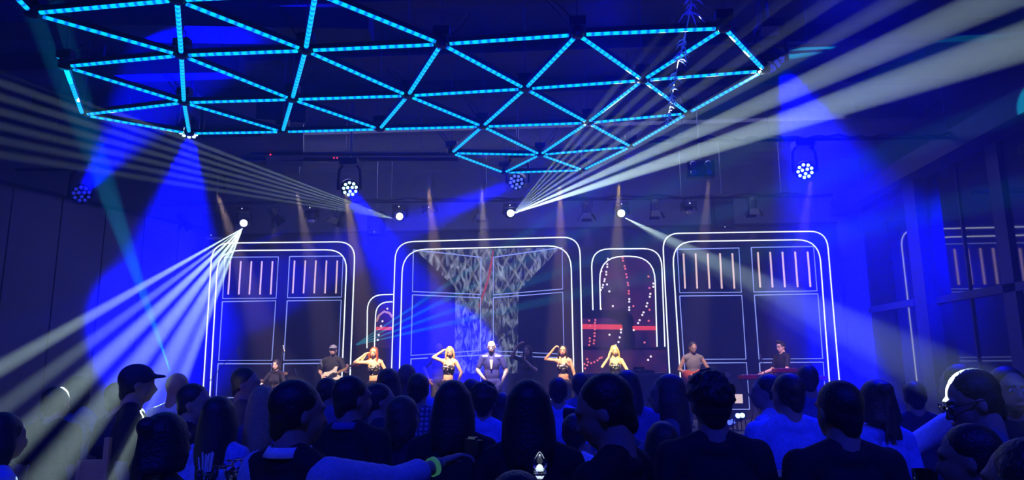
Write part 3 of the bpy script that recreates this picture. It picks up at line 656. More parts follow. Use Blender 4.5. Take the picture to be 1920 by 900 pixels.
DEF = dict(eR=(.235, -.03, 1.15), wR=(.25, .05, .91), eL=(-.235, -.03, 1.15), wL=(-.25, .05, .91),
           kR=(.1, .02, .50), aR=(.11, -.02, .085), kL=(-.1, .02, .50), aL=(-.11, -.02, .085))
def person(label, loc, H, rz, turn=0, nod=0, roll=0, hair='short', hm=None, sex='m', skin=None, top=None, sleeve='short', legs=None, pose=None,
           vox=.018, lean=0, side=0, hipz=0, group=None, collar=None, crop=False, eyes=False, beard=None, hairseed=1, wide=1.0, sit=False, fine_hands=False, longl=.42, curl=.35, cap_m=None):
    s = H/1.76; t = thing('person', label, 'person', loc, rz, group); Pz = dict(DEF)
    if pose: Pz.update(pose)
    hm = hm or K_hair; skin = skin or K_skin; top = top or K_black; legs = legs or K_trs
    fem = sex == 'f'; sh = (.15 if fem else .178)*wide; rng = random.Random(hairseed)
    for k in ('eR', 'wR', 'eL', 'wL'):
        if k not in (pose or {}) and fem: Pz[k] = (Pz[k][0]*.86, Pz[k][1], Pz[k][2])
        if k not in (pose or {}): Pz[k] = (Pz[k][0]*wide, Pz[k][1], Pz[k][2])
    hip = Vector((0, 0, .95)); RL = Matrix.Rotation(-lean, 3, 'X') @ Matrix.Rotation(side, 3, 'Y')
    def T(p):                       # upper body, leaned about the hips
        p = Vector(p); return ((RL @ (p-hip))+hip+Vector((0, 0, hipz)))*s
    def B(p): return (Vector(p))*s
    sR, sL = Vector((sh, 0, 1.43)), Vector((-sh, 0, 1.43))
    MT = RL
    HR = RL @ Matrix.Rotation(turn, 3, 'Z') @ Matrix.Rotation(-nod, 3, 'X') @ Matrix.Rotation(roll, 3, 'Y')
    hc = T((0, .015, 1.642))+ (Matrix.Rotation(turn, 3, 'Z') @ Vector((0, math.sin(nod)*.07, 0)))*s
    def Hd(p): return hc+HR @ (Vector(p)*s)
    b = MB()
    # head
    b.ball(Hd((0, -.012, .02)), (.077*s, .097*s, .094*s), HR, 18, 12)
    b.ball(Hd((0, .022, -.035)), (.061*s, .072*s, .082*s), HR, 16, 10)
    b.ball(Hd((0, .05, -.088)), (.036*s, .036*s, .028*s), HR); b.ball(Hd((0, .018, -.07)), (.054*s, .056*s, .045*s), HR)
    b.cap(Hd((0, .088, .0)), Hd((0, .106, -.038)), .009*s, .013*s); b.ball(Hd((0, .083, .022)), (.05*s, .016*s, .012*s), HR)
    b.ball(Hd((0, .086, -.068)), (.024*s, .012*s, .011*s), HR)
    for e in (-1, 1):
        b.ball(Hd((e*.077, -.005, -.018)), (.010*s, .02*s, .031*s), HR @ Matrix.Rotation(e*.25, 3, 'Z'), 10, 7)
    nr = .052 if fem else .062
    b.cap(T((0, -.015, 1.44)), Hd((0, -.02, -.06)), nr*1.12*s, nr*s)
    # trunk
    def trunk(b, g, lo=.88, lo_r=1.0):
        wd = (.135 if fem else .155)*wide
        b.ball(T((0, 0, 1.30)), ((wd+g)*s, (.1+g)*s, (.19+g*.5)*s), MT, 18, 12)
        b.cap(T(sL*1.0*Vector((1, 1, 1)) if False else (-sh+.02, 0, 1.42)), T((sh-.02, 0, 1.42)), (.056+g)*s, (.056+g)*s)
        b.cap(T((-.03, -.015, 1.49)), T((-sh+.02, -.01, 1.435)), (.045+g*.7)*s, (.045+g)*s); b.cap(T((.03, -.015, 1.49)), T((sh-.02, -.01, 1.435)), (.045+g*.7)*s, (.045+g)*s)
        if fem:
            for e in (-1, 1): b.ball(T((e*.065, .075, 1.28)), ((.058+g)*s, (.055+g)*s, (.058+g)*s), MT)
    def belly(b, g):
        wd = (.112 if fem else .14)*wide
        b.ball(T((0, 0, 1.10)), ((wd+g)*s, (.09+g)*s, (.2+g)*s), MT, 18, 12)
        b.ball(T((0, -.01, .95)), (((.16 if fem else .15)+g)*wide*s, (.11+g)*s, (.13+g)*s), MT, 18, 12)
    trunk(b, 0); belly(b, 0)
    def arm(b, S_, e, w_, g=0, part=1.0, tos=True):
        e = Vector(e); w_ = Vector(w_)
        b.cap(T(S_), T(S_.lerp(e, min(1, part))), (.052+g)*s*(.86 if fem else 1), (.040+g)*s*(.88 if fem else 1))
        if part > 1: b.cap(T(e), T(e.lerp(w_, part-1)), (.040+g)*s*(.88 if fem else 1), (.029+g)*s*(.88 if fem else 1))
    fine = MB()
    for S_, e, w_, sd in ((sR, Pz['eR'], Pz['wR'], 1), (sL, Pz['eL'], Pz['wL'], -1)):
        arm(b, S_, e, w_, 0, 2.0)
        d = (T(w_)-T(e)).normalized(); up = T((S_.x*2.2, S_.y, T(w_).z/s))-T(w_)
        up = Vector((sd, .3, .25)); ps = Pz.get('hR' if sd == 1 else 'hL')
        if ps: d = (RL @ Vector(ps)).normalized()
        upx = Pz.get('uR' if sd == 1 else 'uL'); up = RL @ Vector(upx) if upx else up
        hand_prims(fine, T(w_)+d*.01, d, up, -sd, curl, s, 6)
    hp = Vector((.09, -.01, .92))
    kz = hipz
    for hx, kx, ax in ((1, 'kR', 'aR'), (-1, 'kL', 'aL')):
        h_ = B((hp.x*hx, hp.y, hp.z+kz)); kk = B(Pz[kx]); aa = B(Pz[ax])
        b.cap(h_, kk, .085*s, .055*s); b.cap(kk, aa, .053*s, .036*s)
        b.cap(aa+Vector((0, -.02, -.035))*s, aa+Vector((.02*hx, .15, -.05))*s, .035*s, .03*s)
    if fine_hands:
        fm = remeshed(fine, .0045, 2)
    else: fm = fine
    body = blob('body', b, skin, t, vox*.75 if eyes else vox, 2, fm)
    # clothing
    if top:
        c = MB(); g = .014
        if crop:
            wd = .135
            c.ball(T((0, 0, 1.27)), ((wd+.006)*s, .114*s, .17*s), MT, 18, 12); c.cap(T((0, 0, 1.17)), T((0, 0, 1.26)), .118*s, .125*s, .8)
            for e in (-1, 1):
                c.ball(T((e*.065, .078, 1.28)), (.07*s, .066*s, .066*s), MT)
                c.cap(T((e*.07, .06, 1.33)), T((e*.03, .02, 1.485)), .032*s, .018*s)
        else:
            trunk(c, g); belly(c, g*1.3)
            c.cap(T((-.09*wide, -.01, .9)), T((.09*wide, -.01, .9)), .1*s, .1*s)
            c.ball(T((0, -.012, 1.455)), (.105*s, .085*s, .055*s), MT)
            pt = {'none': 0, 'short': .72, 'long': 1.97}[sleeve]
            if pt:
                for S_, e, w_ in ((sR, Pz['eR'], Pz['wR']), (sL, Pz['eL'], Pz['wL'])): arm(c, S_, e, w_, .015, pt)
        blob('top' if crop else 'shirt', c, top, t, vox*.9, 3)
    if collar:
        c = MB(); n = 18; cc = T((0, -.012, 1.49))
        vs = []; fs = []
        for k in range(n):
            a = 2*PI*k/n+PI/2; 
            for r, z in ((nr+.006, .034), (nr+.012, .034), (nr+.03, .0), (nr+.02, -.004)):
                zz = z-(.045 if math.sin(a) > .6 else 0)
                vs.append(cc+RL @ Vector((math.cos(a)*r*1.05, math.sin(a)*r*1.1, zz))*s)
        for k in range(n):
            for j in range(4): fs.append((k*4+j, ((k+1) % n)*4+j, ((k+1) % n)*4+(j+1) % 4, k*4+(j+1) % 4))
        c.add(vs, fs); c.build('collar', collar, t, True)
    c = MB()
    c.ball(B((0, -.01, .95+kz)), (.172*s, .125*s, .12*s), None, 18, 12)
    for hx, kx, ax in ((1, 'kR', 'aR'), (-1, 'kL', 'aL')):
        h_ = B((hp.x*hx, hp.y, hp.z+kz)); kk = B(Pz[kx]); aa = B(Pz[ax])
        c.cap(h_, kk, .097*s, .07*s); c.cap(kk, kk.lerp(aa, .97), .068*s, .052*s)
    blob('trousers', c, legs, t, .022, 2)
    for ax, hx in (('aR', 1), ('aL', -1)):
        aa = B(Pz[ax]); c = MB(); c.cap(aa+Vector((0, -.03, -.04))*s, aa+Vector((.02*hx, .17, -.045))*s, .045*s, .04*s, .85); c.cbox(aa+Vector((.01*hx, .07, -.075))*s, (.08*s, .27*s, .02*s)); c.build('shoe', K_shoe, t, True)
    # hair
    h = MB(); vv = min(vox, .012)
    if hair != 'bald':
        g = {'short': .0, 'curly': .004, 'long': .0, 'bun': .006, 'cap': -.002, 'medium': .008, 'side': .004}[hair]
        h.ball(Hd((0, -.024, .034)), ((.084+g)*s, (.097+g)*s, (.09+g)*s), HR, 20, 12)
        h.ball(Hd((0, -.055, -.025)), ((.07+g)*s, (.055+g)*s, (.062+g)*s), HR, 14, 9)
        for e in (-1, 1): h.ball(Hd((e*.062, -.03, .0)), (.022*s, .05*s, .055*s), HR)
        h.ball(Hd((0, -.07, -.06)), (.048*s, .035*s, .05*s), HR)
        if hair == 'side': h.cap(Hd((-.04, .06, .095)), Hd((.05, .03, .115)), .03*s, .034*s); h.ball(Hd((0, .02, .095)), (.07*s, .08*s, .04*s), HR)
        if hair == 'curly':
            for k in range(150):
                a = rng.uniform(0, 2*PI); z = rng.uniform(-.35, 1); r = math.sqrt(1-z*z)
                p = Vector((.093*r*math.cos(a), -.02+.102*r*math.sin(a), .042+.095*z))
                if p.y > .055 and p.z < .06: continue
                h.ball(Hd(p), rng.uniform(.011, .019)*s, None, 7, 5)
        if hair in ('long', 'medium', 'bun'):
            n = 22
            for k in range(n):
                a = PI*(.86+1.28*k/(n-1))-PI*0 + 0      # around the back half, 
                ca, sa = math.cos(a), math.sin(a)
                L_ = (longl if hair == 'long' else .16 if hair == 'medium' else .05)*rng.uniform(.9, 1.05)
                p0 = Hd((.07*ca, -.02+.08*sa, .05)); p1 = Hd((.094*ca, -.018+.094*sa, -.05))
                p2 = hc+(HR @ Vector((.1*ca, -.035+.095*sa, -.1)))*s+Vector((0, 0, -max(0, L_-.12)*.5*s))
                p3 = hc+(HR @ Vector((.084*ca, -.05+.09*sa, -.1)))*s+Vector((rng.uniform(-.012, .012), rng.uniform(-.01, .01), -max(0, L_-.08)*s))
                h.cap(p0, p1, .02*s, .019*s); h.cap(p1, p2, .019*s, .017*s, seg=8)
                if hair != 'bun': h.cap(p2, p3, .017*s, .008*s, seg=8)
        if hair == 'bun':
            h.ball(Hd((0, -.1, .07)), (.05*s, .045*s, .045*s), HR)
            for k in range(7): h.cap(Hd((0, -.12, .05)), Hd((rng.uniform(-.05, .05), -.14, -.2)), .018*s, .008*s)
        if hair == 'cap':
            h2 = MB(); h2.ball(Hd((0, -.012, .045)), (.088*s, .105*s, .083*s), HR, 18, 10); h2.ball(Hd((0, .09, .045)), (.07*s, .075*s, .014*s), HR, 14, 6)
            blob('cap', h2, cap_m or K_black, t, .010, 1)
        blob('hair', h, hm, t, min(vv, .009), 1)
    if beard:
        h = MB(); h.ball(Hd((0, .055, -.093)), (.042*s, .036*s, .031*s), HR); h.ball(Hd((0, .022, -.08)), (.06*s, .056*s, .04*s), HR)
        blob('beard', h, beard, t, .008, 1)
    if eyes:
        for e in (-1, 1):
            ey = MB(); ey.ball(Hd((e*.03, .086, .0)), (.014*s, .009*s, .009*s), HR, 10, 7); eo = ey.build('eye', K_eye, t, True)
            MB().ball(Hd((e*.03, .094, .0)), (.006*s, .004*s, .007*s), HR, 8, 6).build('iris', K_iris, eo, True)
            MB().cap(Hd((e*.048, .082, .021)), Hd((e*.014, .094, .023)), .0045*s, .0045*s).build('eyebrow', hm if hair != 'bald' else K_hairb, t, True)
        MB().ball(Hd((0, .098, -.068)), (.022*s, .006*s, .008*s), HR, 12, 7).build('lips', K_lip, t, True)
    t['_hc'] = 0; del t['_hc']
    t_info = dict(root=t, Hd=Hd, T=T, HR=HR, s=s, hc=hc)
    return t_info

def glasses(info):
    Hd = info['Hd']; t = info['root']; HR = info['HR']; s = info['s']
    mb = MB()
    for e in (-1, 1):
        pts = [Hd((e*.033+.024*math.cos(a), .108, .0+.019*math.sin(a))) for a in [2*PI*k/12 for k in range(13)]]
        mb.tube(pts, .0028*s, 5); mb.tube([Hd((e*.057, .105, .004)), Hd((e*.083, .03, .004)), Hd((e*.083, -.02, .0))], .0028*s, 5)
    mb.tube([Hd((-.009, .108, .004)), Hd((.009, .108, .004))], .0028*s, 5)
    mb.build('glasses', K_shoe, t)

# ---------------------------------------------------------------- players on the stage
def onstage(px, Y, off=0): c = at(px, 690, Y); return (c.x, Y, STG)
def Hs(px, top, Y, zz=STG): return at(px, top, Y).z-zz
FACE = PI
RA = dict(eR=(.40, .06, 1.46), wR=(.16, .03, 1.66), hR=(-.8, -.3, .3), uR=(.2, .2, 1))
p = person('dancer with auburn hair flying out, arm behind her head, left of centre', onstage(703, 14.9), 1.70, FACE+.25, turn=-.25, roll=-.15, hair='long', hm=K_red, sex='f', skin=K_skinl, top=K_seq, crop=True,
       pose=dict(eR=(.42, .05, 1.44), wR=(.17, .02, 1.62), hR=(-.8, -.3, .2), eL=(-.27, -.02, 1.18), wL=(-.26, .12, .98)), vox=.014, eyes=True, side=.05, hairseed=3)
h = MB()
for k in range(14): h.cap(p['Hd']((.06, -.08, -.02-.01*k)), p['Hd']((.38+.012*k, -.1, -.2-.018*k)), .02, .006, seg=7)
blob('flying_hair', h, K_red, p['root'], .01, 1)
person('blond dancer smiling, arm behind her head, left of the singer', onstage(840, 14.9), 1.70, FACE-.1, turn=.2, roll=.12, hair='long', hm=K_blond, sex='f', skin=K_skinl, top=K_seq, crop=True,
       pose=dict(eR=(.36, .05, 1.5), wR=(.13, -.02, 1.68), hR=(-.8, -.3, .1), eL=(-.28, -.03, 1.2), wL=(-.24, .1, .97)), vox=.014, eyes=True, side=-.06, hairseed=4, longl=.3)
person('dark-dressed backing musician half hidden behind the blond dancer', onstage(823, 15.8), 1.80, FACE+.3, hair='bald', skin=K_skind, top=K_black, pose=dict(eR=(.32, 0, 1.2), wR=(.24, .14, .98)), vox=.02)
pS = person('singer with shaved head and dark beard in an open navy satin shirt', onstage(922, 14.3), 1.79, FACE+.05, turn=-.05, nod=.05, hair='bald', skin=K_skinl, top=K_satin, beard=K_hairb,
       pose=dict(eR=(.28, .04, 1.18), wR=(.13, .2, 1.02), hR=(-.5, .4, -.6), eL=(-.29, .02, 1.16), wL=(-.2, .18, .93), hL=(.2, .4, -.8), kR=(.2, .1, .48), aR=(.27, -.02, .085), kL=(-.18, .1, .48), aL=(-.25, -.02, .085)), vox=.013, eyes=True, lean=.12, legs=K_satin)
MB().prism([(-.035, .04), (.035, .04), (.012, -.14), (-.012, -.14)], .02, pS['T']((0, .128, 1.36)), (1, 0, 0), (0, .05, 1)).build('open_neckline', K_skinl, pS['root'])
pB = person('backing singer in the shade with one arm raised, holding a microphone', onstage(990, 15.6), 1.72, FACE-.5, turn=.2, hair='bun', sex='f', skin=K_skin, top=K_black, vox=.016, eyes=True, sleeve='short',
       pose=dict(eR=(.4, .05, 1.52), wR=(.2, .08, 1.77), hR=(-.8, .2, .5), eL=(-.27, .1, 1.2), wL=(-.06, .24, 1.43), hL=(.3, .1, .7)), hairseed=5)
person('dark-haired dancer with her fist raised, right of the singer', onstage(1056, 14.9), 1.70, FACE-.1, turn=.05, roll=-.08, hair='long', hm=K_hair, sex='f', skin=K_skin, top=K_seq, crop=True,
       pose=dict(eR=(.38, .06, 1.46), wR=(.2, .1, 1.66), hR=(-.5, 0, .6), eL=(-.23, -.02, 1.16), wL=(-.27, .04, .9)), vox=.014, eyes=True, hairseed=6, longl=.36, curl=.8)
person('blond dancer behind the mixing desk, hand at her cheek', onstage(1153, 15.3), 1.70, FACE+.1, roll=.1, hair='long', hm=K_blond, sex='f', skin=K_skinl, top=K_seq, crop=True,
       pose=dict(eR=(.3, .1, 1.28), wR=(.15, .14, 1.5), hR=(-.2, 0, .9), eL=(-.26, .08, 1.2), wL=(-.14, .22, 1.1)), vox=.014, eyes=True, hairseed=8, longl=.3)
gp = dict(eR=(.30, -.02, 1.18), wR=(.12, .2, 1.07), hR=(-.7, .3, -.4), eL=(-.30, .06, 1.2), wL=(-.42, .22, 1.17), hL=(-.2, .1, .8))
pBa = person('bass player in a flat cap and dark tee', onstage(624, 15.2), 1.76, FACE-.1, turn=.2, hair='cap', skin=K_skin, top=K_black, beard=K_hair, pose=gp, vox=.015, eyes=True, cap_m=K_grey)
pGu = person('tattooed guitarist in a sleeveless denim shirt looking down', onstage(1300, 15.0), 1.74, FACE+.15, turn=.1, nod=.35, hair='short', skin=K_skind, top=K_denim, sleeve='none', beard=K_hair, legs=K_navy, pose=dict(gp, wL=(-.40, .2, 1.05)), vox=.015, eyes=True)
pKe = person('keyboard player in glasses and a dark tee at the right', onstage(1468, 15.4), 1.75, PI/2+.35, turn=.2, hair='side', skin=K_skinl, top=K_black, pose=dict(eR=(.25, .08, 1.16), wR=(.2, .38, 1.08), eL=(-.26, .1, 1.16), wL=(-.3, .42, 1.06)), vox=.015, eyes=True)
glasses(pKe)
pDr = person('drummer seated behind the kit at the left', (onstage(518, 15.9)[0], 15.9, STG), 1.76, FACE-.1, hair='medium', skin=K_skinl, top=K_black, vox=.015, eyes=True, sex='f', hipz=-.30,
       pose=dict(eR=(.3, .1, 1.18), wR=(.12, .34, 1.14), eL=(-.3, .1, 1.18), wL=(-.1, .34, 1.12), kR=(.22, .42, .55), aR=(.24, .42, .085), kL=(-.22, .42, .55), aL=(-.24, .42, .085)))

def guitar(lab, name, at_, rz, ang, bodym, neckl, bass, cat='guitar'):
    t = thing(name, lab, cat, at_, rz)
    A = Vector((-math.cos(ang), 0, math.sin(ang))); Bv = Vector((math.sin(ang), 0, math.cos(ang)))   # along neck, across
    out = [(-.24, .0), (-.22, .1), (-.12, .155), (-.02, .12), (.06, .11), (.15, .15), (.2, .12), (.15, .07), (.12, 0), (.15, -.06), (.18, -.12), (.12, -.14), (.04, -.11), (-.04, -.12), (-.14, -.16), (-.22, -.11)]
    b = MB().prism(out, .045, (0, 0, 0), A, Bv).build('guitar_body', bodym, t)
    MB().prism([(-.12, -.03), (.1, -.05), (.14, .0), (.06, .06), (-.1, .04)], .006, (0, .026, 0), A, Bv).build('pickguard', mat('pickguard', (.5, .48, .42) if not bass else (.03, .03, .03), .3), b)
    for u in (-.05, .04): MB().prism([(u-.012, -.035), (u+.012, -.035), (u+.012, .035), (u-.012, .035)], .012, (0, .03, 0), A, Bv).build('pickup', K_shoe, b)
    MB().prism([(.1, -.024), (.1+neckl, -.02), (.1+neckl, .02), (.1, .024)], .028, (0, .012, 0), A, Bv).build('neck', mat('maple_neck', (.45, .28, .12), .4), t)
    hd_ = MB().prism([(.1+neckl, -.025), (.14+neckl, -.045), (.29+neckl, -.03), (.3+neckl, .02), (.26+neckl, .045), (.1+neckl, .022)], .02, (0, .01, 0), A, Bv).build('headstock', mat('maple_neck', (.45, .28, .12)) if not bass else mat('pale_lacquer', (.5, .46, .36), .3), t)
    for k in range(4): MB().ball(A*(.14+neckl+.04*k)+Bv*.055, .011, u=8, v=5).build('tuning_peg', M_chrome, hd_)
    for k in range(4): MB().tube([A*-.1+Bv*(-.015+.01*k)+Vector((0, .037, 0)), A*(.12+neckl)+Bv*(-.012+.008*k)+Vector((0, .03, 0))], .0016, 4).build('string', M_chrome, t)
    return t
lx, ly, lz = onstage(624, 15.2)
guitar('pale bass guitar with its neck pointing up to the right', 'bass_guitar', (lx+.06, 15.2-.2, STG+1.09), PI-.1, .48, mat('pale_lacquer', (.5, .46, .36), .3), .62, True)
lx, ly, lz = onstage(1300, 15.0)
guitar('red sunburst electric guitar held level at the right', 'electric_guitar', (lx-.06, 15.0-.2, STG+1.02), PI+.15, .05, mat('sunburst_lacquer', (.5, .1, .04), .25), .5, False)
# microphone in the backing singer's hand
hw = pB['root'].matrix_basis @ pB['T']((-.05, .27, 1.5))
t = thing('microphone', 'small dark microphone at the shaded backing singer\'s mouth', 'microphone', hw)
MB().cap((0, 0, -.09), (0, 0, .02), .012, .016).build('handle', K_shoe, t); MB().ball((0, 0, .045), .025, u=10, v=7).build('grille', M_steel, t)

# drum kit
dx, dy, _ = onstage(512, 15.35)
t = thing('drum_kit', 'drum kit with pale cymbals in front of the seated drummer', 'drums', (dx, 15.3, STG))
sil = mat('drum_shell', (.35, .35, .38), .3, .5); skinm = mat('drum_head', (.6, .6, .6), .5); cym = mat('cymbal_bronze', (.7, .6, .4), .25, 1)
def drum(n, c, r, h, M=None):
    d = MB().lathe([(r, -h/2), (r, h/2)], c, 20, M).build(n, sil, t); cc = Vector(c)
    for z in (-h/2, h/2): MB().lathe([(r+.012, z-.012), (r+.012, z+.012), (r-.004, z+.014)], c, 20, M).build('hoop', M_chrome, d)
    return d
drum('bass_drum', (0, 0, .29), .27, .38, Matrix.Rotation(PI/2, 3, 'X')); drum('snare_drum', (.2, .32, .62), .17, .14); drum('tom', (-.16, .1, .78), .14, .2, Matrix.Rotation(.3, 3, 'X'))
drum('tom', (.17, .08, .78), .14, .2, Matrix.Rotation(.3, 3, 'X')); drum('floor_tom', (.5, .35, .45), .19, .34)
for cx, cy, cz, tl in ((-.78, .15, 1.13, .3), (-.42, .2, 1.02, -.15), (.2, -.05, 1.17, -.2), (.5, .05, 1.0, .15)):
    st = MB().tube([(cx, cy, 0), (cx, cy, cz)], .011, 6).build('cymbal_stand', M_chrome, t)
    MB().lathe([(.004, .03), (.035, .025), (.05, .008), (.2, -.008), (.2, -.012)], (cx, cy, cz), 24, Matrix.Rotation(tl, 3, 'X')).build('cymbal', cym, st)
    for k in range(3): a = k*2.1; MB().tube([(cx, cy, .35), (cx+.2*math.cos(a), cy+.2*math.sin(a), .01)], .009, 5).build('stand_leg', M_chrome, st)
t2 = thing('drum_stool', 'round drum stool under the seated drummer', 'stool', (onstage(518, 15.9)[0], 15.92, STG))
MB().lathe([(.16, .44), (.17, .46), (.17, .5), (.15, .515)], (0, 0, 0), 18).build('seat', K_shoe, t2); MB().tube([(0, 0, .1), (0, 0, .45)], .02, 8).build('post', M_chrome, t2)
for k in range(3): a = k*2.1; MB().tube([(0, 0, .25), (.22*math.cos(a), .22*math.sin(a), .012)], .012, 6).build('leg', M_chrome, t2)

def micstand(x0, x1, y1, Y, lab):
    b = at(x0, 700, Y); h = at(x1, y1, Y); t = thing('microphone_stand', lab, 'microphone stand', (b.x, Y, STG))
    mid = at(x0+(x1-x0)*.15, 700, Y); zt = mid.z-STG-.05
    MB().tube([(0, 0, .05), (0, 0, zt)], .011, 6).build('pole', M_steel, t)
    e = Vector((h.x-b.x, 0, h.z-STG)); MB().tube([(-(e.x)*.25, 0, zt-(e.z-zt)*.25), e], .008, 6).build('boom', M_steel, t)
    for k in range(3): a = k*2.1+.4; MB().tube([(0, 0, .12), (.28*math.cos(a), .28*math.sin(a), .012)], .01, 5).build('leg', M_steel, t)
    d = Vector((.3 if x1 > x0 else -.3, -.1, -.9)).normalized(); m = MB().cap(e, e+d*.15, .014, .019); m.build('microphone', M_steel, t)
    return t
micstand(402, 445, 652, 15.2, 'boom microphone stand with a raised arm left of the drum kit')
micstand(524, 531, 648, 15.75, 'tall thin overhead microphone stand beside the drummer')
micstand(538, 552, 690, 15.0, 'short microphone stand right of the drum kit')
micstand(592, 601, 674, 14.9, 'microphone stand by the bass player\'s strumming hand')
micstand(1434, 1428, 665, 14.7, 'slim microphone stand in front of the keyboard player')

# mixing desk table
a, b_ = at(1095, 700, 14.5), at(1250, 700, 14.5)
t = thing('desk_riser', 'black draped table carrying the mixing deck', 'table', ((a.x+b_.x)/2, 14.6, STG)); wd = (b_.x-a.x); hh = a.z-STG
MB().box((-wd/2, -.3, hh-.05), (wd/2, .3, hh)).build('tabletop', mat('desk_top', (.08, .08, .09), .5), t)
for k in range(6): x = -wd/2+.02+k*(wd-.04)/6; MB().box((x, -.28, .0), (x+(wd-.04)/6-.01, -.25, hh-.05)).build('drape_panel', K_navy, t)
for sx_ in (-1, 1):
    for sy in (-1, 1): MB().box((sx_*(wd/2-.05)-.02, sy*.24-.02, 0), (sx_*(wd/2-.05)+.02, sy*.24+.02, hh-.05)).build('leg', M_black, t)
c = at(1200, 700, 14.5); t = thing('mixing_deck', 'black mixing deck with small knobs on the draped table', 'mixer', (c.x, 14.55, STG+hh))
MB().box((-.28, -.14, 0), (.28, .14, .05)).build('chassis', M_black, t)
for k in (-.16, .16): MB().lathe([(.09, .05), (.09, .062), (.08, .066)], (k, 0, 0), 18).build('platter', M_steel, t)
for k in range(6): MB().lathe([(.01, .05), (.009, .07)], (-.03+.012*k, -.08+.03*(k % 3), 0), 8).build('knob', M_chrome, t)
MB().box((-.12, .08, .05), (.12, .1, .12)).build('display', M_black, t)

# keyboards
def keyboard(px, py, Y, w_, rz, lab):
    c = at(px, py, Y); t = thing('keyboard', lab, 'keyboard', (c.x, Y, STG), rz); z = c.z-STG
    b = MB().box((-w_/2, -.13, z-.04), (w_/2, .13, z+.03)).build('case', mat('red_case', (.55, .02, .04), .3), t)
    n = int(w_/.028)
    for k in range(n): x = -w_/2+.02+k*(w_-.04)/n; MB().box((x, -.125, z+.03), (x+(w_-.04)/n-.002, .03, z+.042)).build('key', skinm, b)
    for s_ in (-1, 1): MB().tube([(s_*w_*.4, -.16, .012), (-s_*w_*.4, .16, z-.06)], .014, 6).build('stand_leg', M_black, t)
    for y_ in (-.16, .16): MB().tube([(-w_*.42, y_, z-.055), (w_*.42, y_, z-.055)], .014, 6).build('stand_bar', M_black, t)
keyboard(1410, 706, 14.9, .5, .25, 'red keyboard on a black stand in front of the keyboard player')
keyboard(1472, 694, 14.8, .45, .1, 'red keyboard before the keyboard player\'s chest')
keyboard(1525, 708, 15.2, .5, -.2, 'dim red keyboard behind the right-hand crowd')
spot(Vector((at(1440, 690, 14.8).x, 14.2, 3.4)), at(1440, 700, 14.9), 40, 60, (1, .05, .1), .6, .05, 'red_stage_light')

# floor blinders
for i, (px, py) in enumerate(((1365, 783), (1381, 771), (1389, 771), (1373, 792))):
    c = at(px, py, 14.05+.1*i); lab = ['leftmost small blue floor lamp at the stage front', 'upper left of the two bright-faced floor lamps', 'upper right of the two bright-faced floor lamps', 'lowest of the small blue floor lamps on the stage'][i]
    c.z = STG+.14+ (.12 if i in (1, 2) else 0); t = thing('floor_lamp', lab, 'stage light', (c.x, c.y, STG), 0, 'small floor lamps at the stage front')
    MB().lathe([(.05, -.14), (.06, -.1), (.062, .08), (.055, .1)], (0, 0, c.z-STG), 14, Matrix.Rotation(PI/2-.4, 3, 'X')).build('can', mat('blue_can', (.05, .08, .5), .35), t, True)
    MB().lathe([(.05, .1), (.045, .11)], (0, 0, c.z-STG), 14, Matrix.Rotation(PI/2-.4, 3, 'X')).build('lens', L_on if i in (1, 2) else L_mid, t)
    MB().tube([(-.07, 0, c.z-STG), (-.08, 0, .01), (.08, 0, .01), (.07, 0, c.z-STG)], .01, 6).build('bracket', M_black, t)

# ================================================================ the audience
D = math.radians
CROWD = []
def fan(px, ytop, Y, label, rz=0, shrink=0, **kw):
    """px, top = where the crown of the head shows"""
    c = at(px, ytop, Y); H = c.z
    H = max(1.35, min(1.98, H))
    i = person(label, (c.x, Y, 0), H-.012, rz, group=None, **kw); CROWD.append(i); return i
# first row (nearest)
f1 = fan(556, 708, 2.62, 'big man in a dark waistcoat and pale collar, pointing right with one arm', D(-30), turn=D(-22), nod=.06, hair='short', top=K_black, sleeve='none', collar=K_white, vox=.011, wide=1.12, fine_hands=True, curl=.5,
         pose=dict(eR=(.27, .25, 1.37), wR=(.30, .49, 1.42), hR=(.6, .6, .3), uR=(-.3, -.1, 1), eL=(-.27, 0, 1.15), wL=(-.3, .1, .92)))
c = MB(); s_ = f1['s']; T = f1['T']
for S_, e_, w_ in (((.19, 0, 1.42), (.27, .25, 1.37), (.30, .49, 1.42)), ((-.19, 0, 1.42), (-.27, 0, 1.15), (-.3, .1, .92))):
    c.cap(T(S_), T(e_), .078*s_, .068*s_); c.cap(T(e_), T(Vector(e_).lerp(Vector(w_), .5)), .068*s_, .056*s_)
    q0 = Vector(S_); q1 = Vector(e_)
    for k in range(5):
        m_ = q0.lerp(q1, .2+.17*k); c.ball(T(m_+Vector((0, -.01, .012))), (.074*s_, .016, .066*s_), Matrix.Rotation(-.9, 3, 'Z'), 14, 7)
    c.ball(T(Vector(e_).lerp(Vector(w_), .5)), (.06, .06, .058))
blob('shirt_sleeves', c, cloth('pale_blue_shirt', (.42, .46, .6)), f1['root'], .01, 2)['label'] = 'pale blue rolled shirt sleeve'
wv = Vector((.30, .49, 1.42)); ev = Vector((.27, .25, 1.37)); wq = T(ev.lerp(wv, .86)); dd = (T(wv)-T(ev)).normalized()
MB().lathe([(.034, -.009), (.038, -.009), (.038, .009), (.034, .009)], wq, 18, dd.to_track_quat('Z', 'Y').to_matrix()).build('wristband', emis('mint_band', (.12, .62, .45), .15), f1['root'], True)['label'] = 'pale green wristband with faint added glow'  # faint emission added so the green shows under blue light
ph = f1['root'].matrix_basis @ T(wv+Vector((.10, .10, .06)))
t = thing('small_camera', 'small dark camera held in the outstretched hand of the pointing man', 'camera', ph, D(-50))
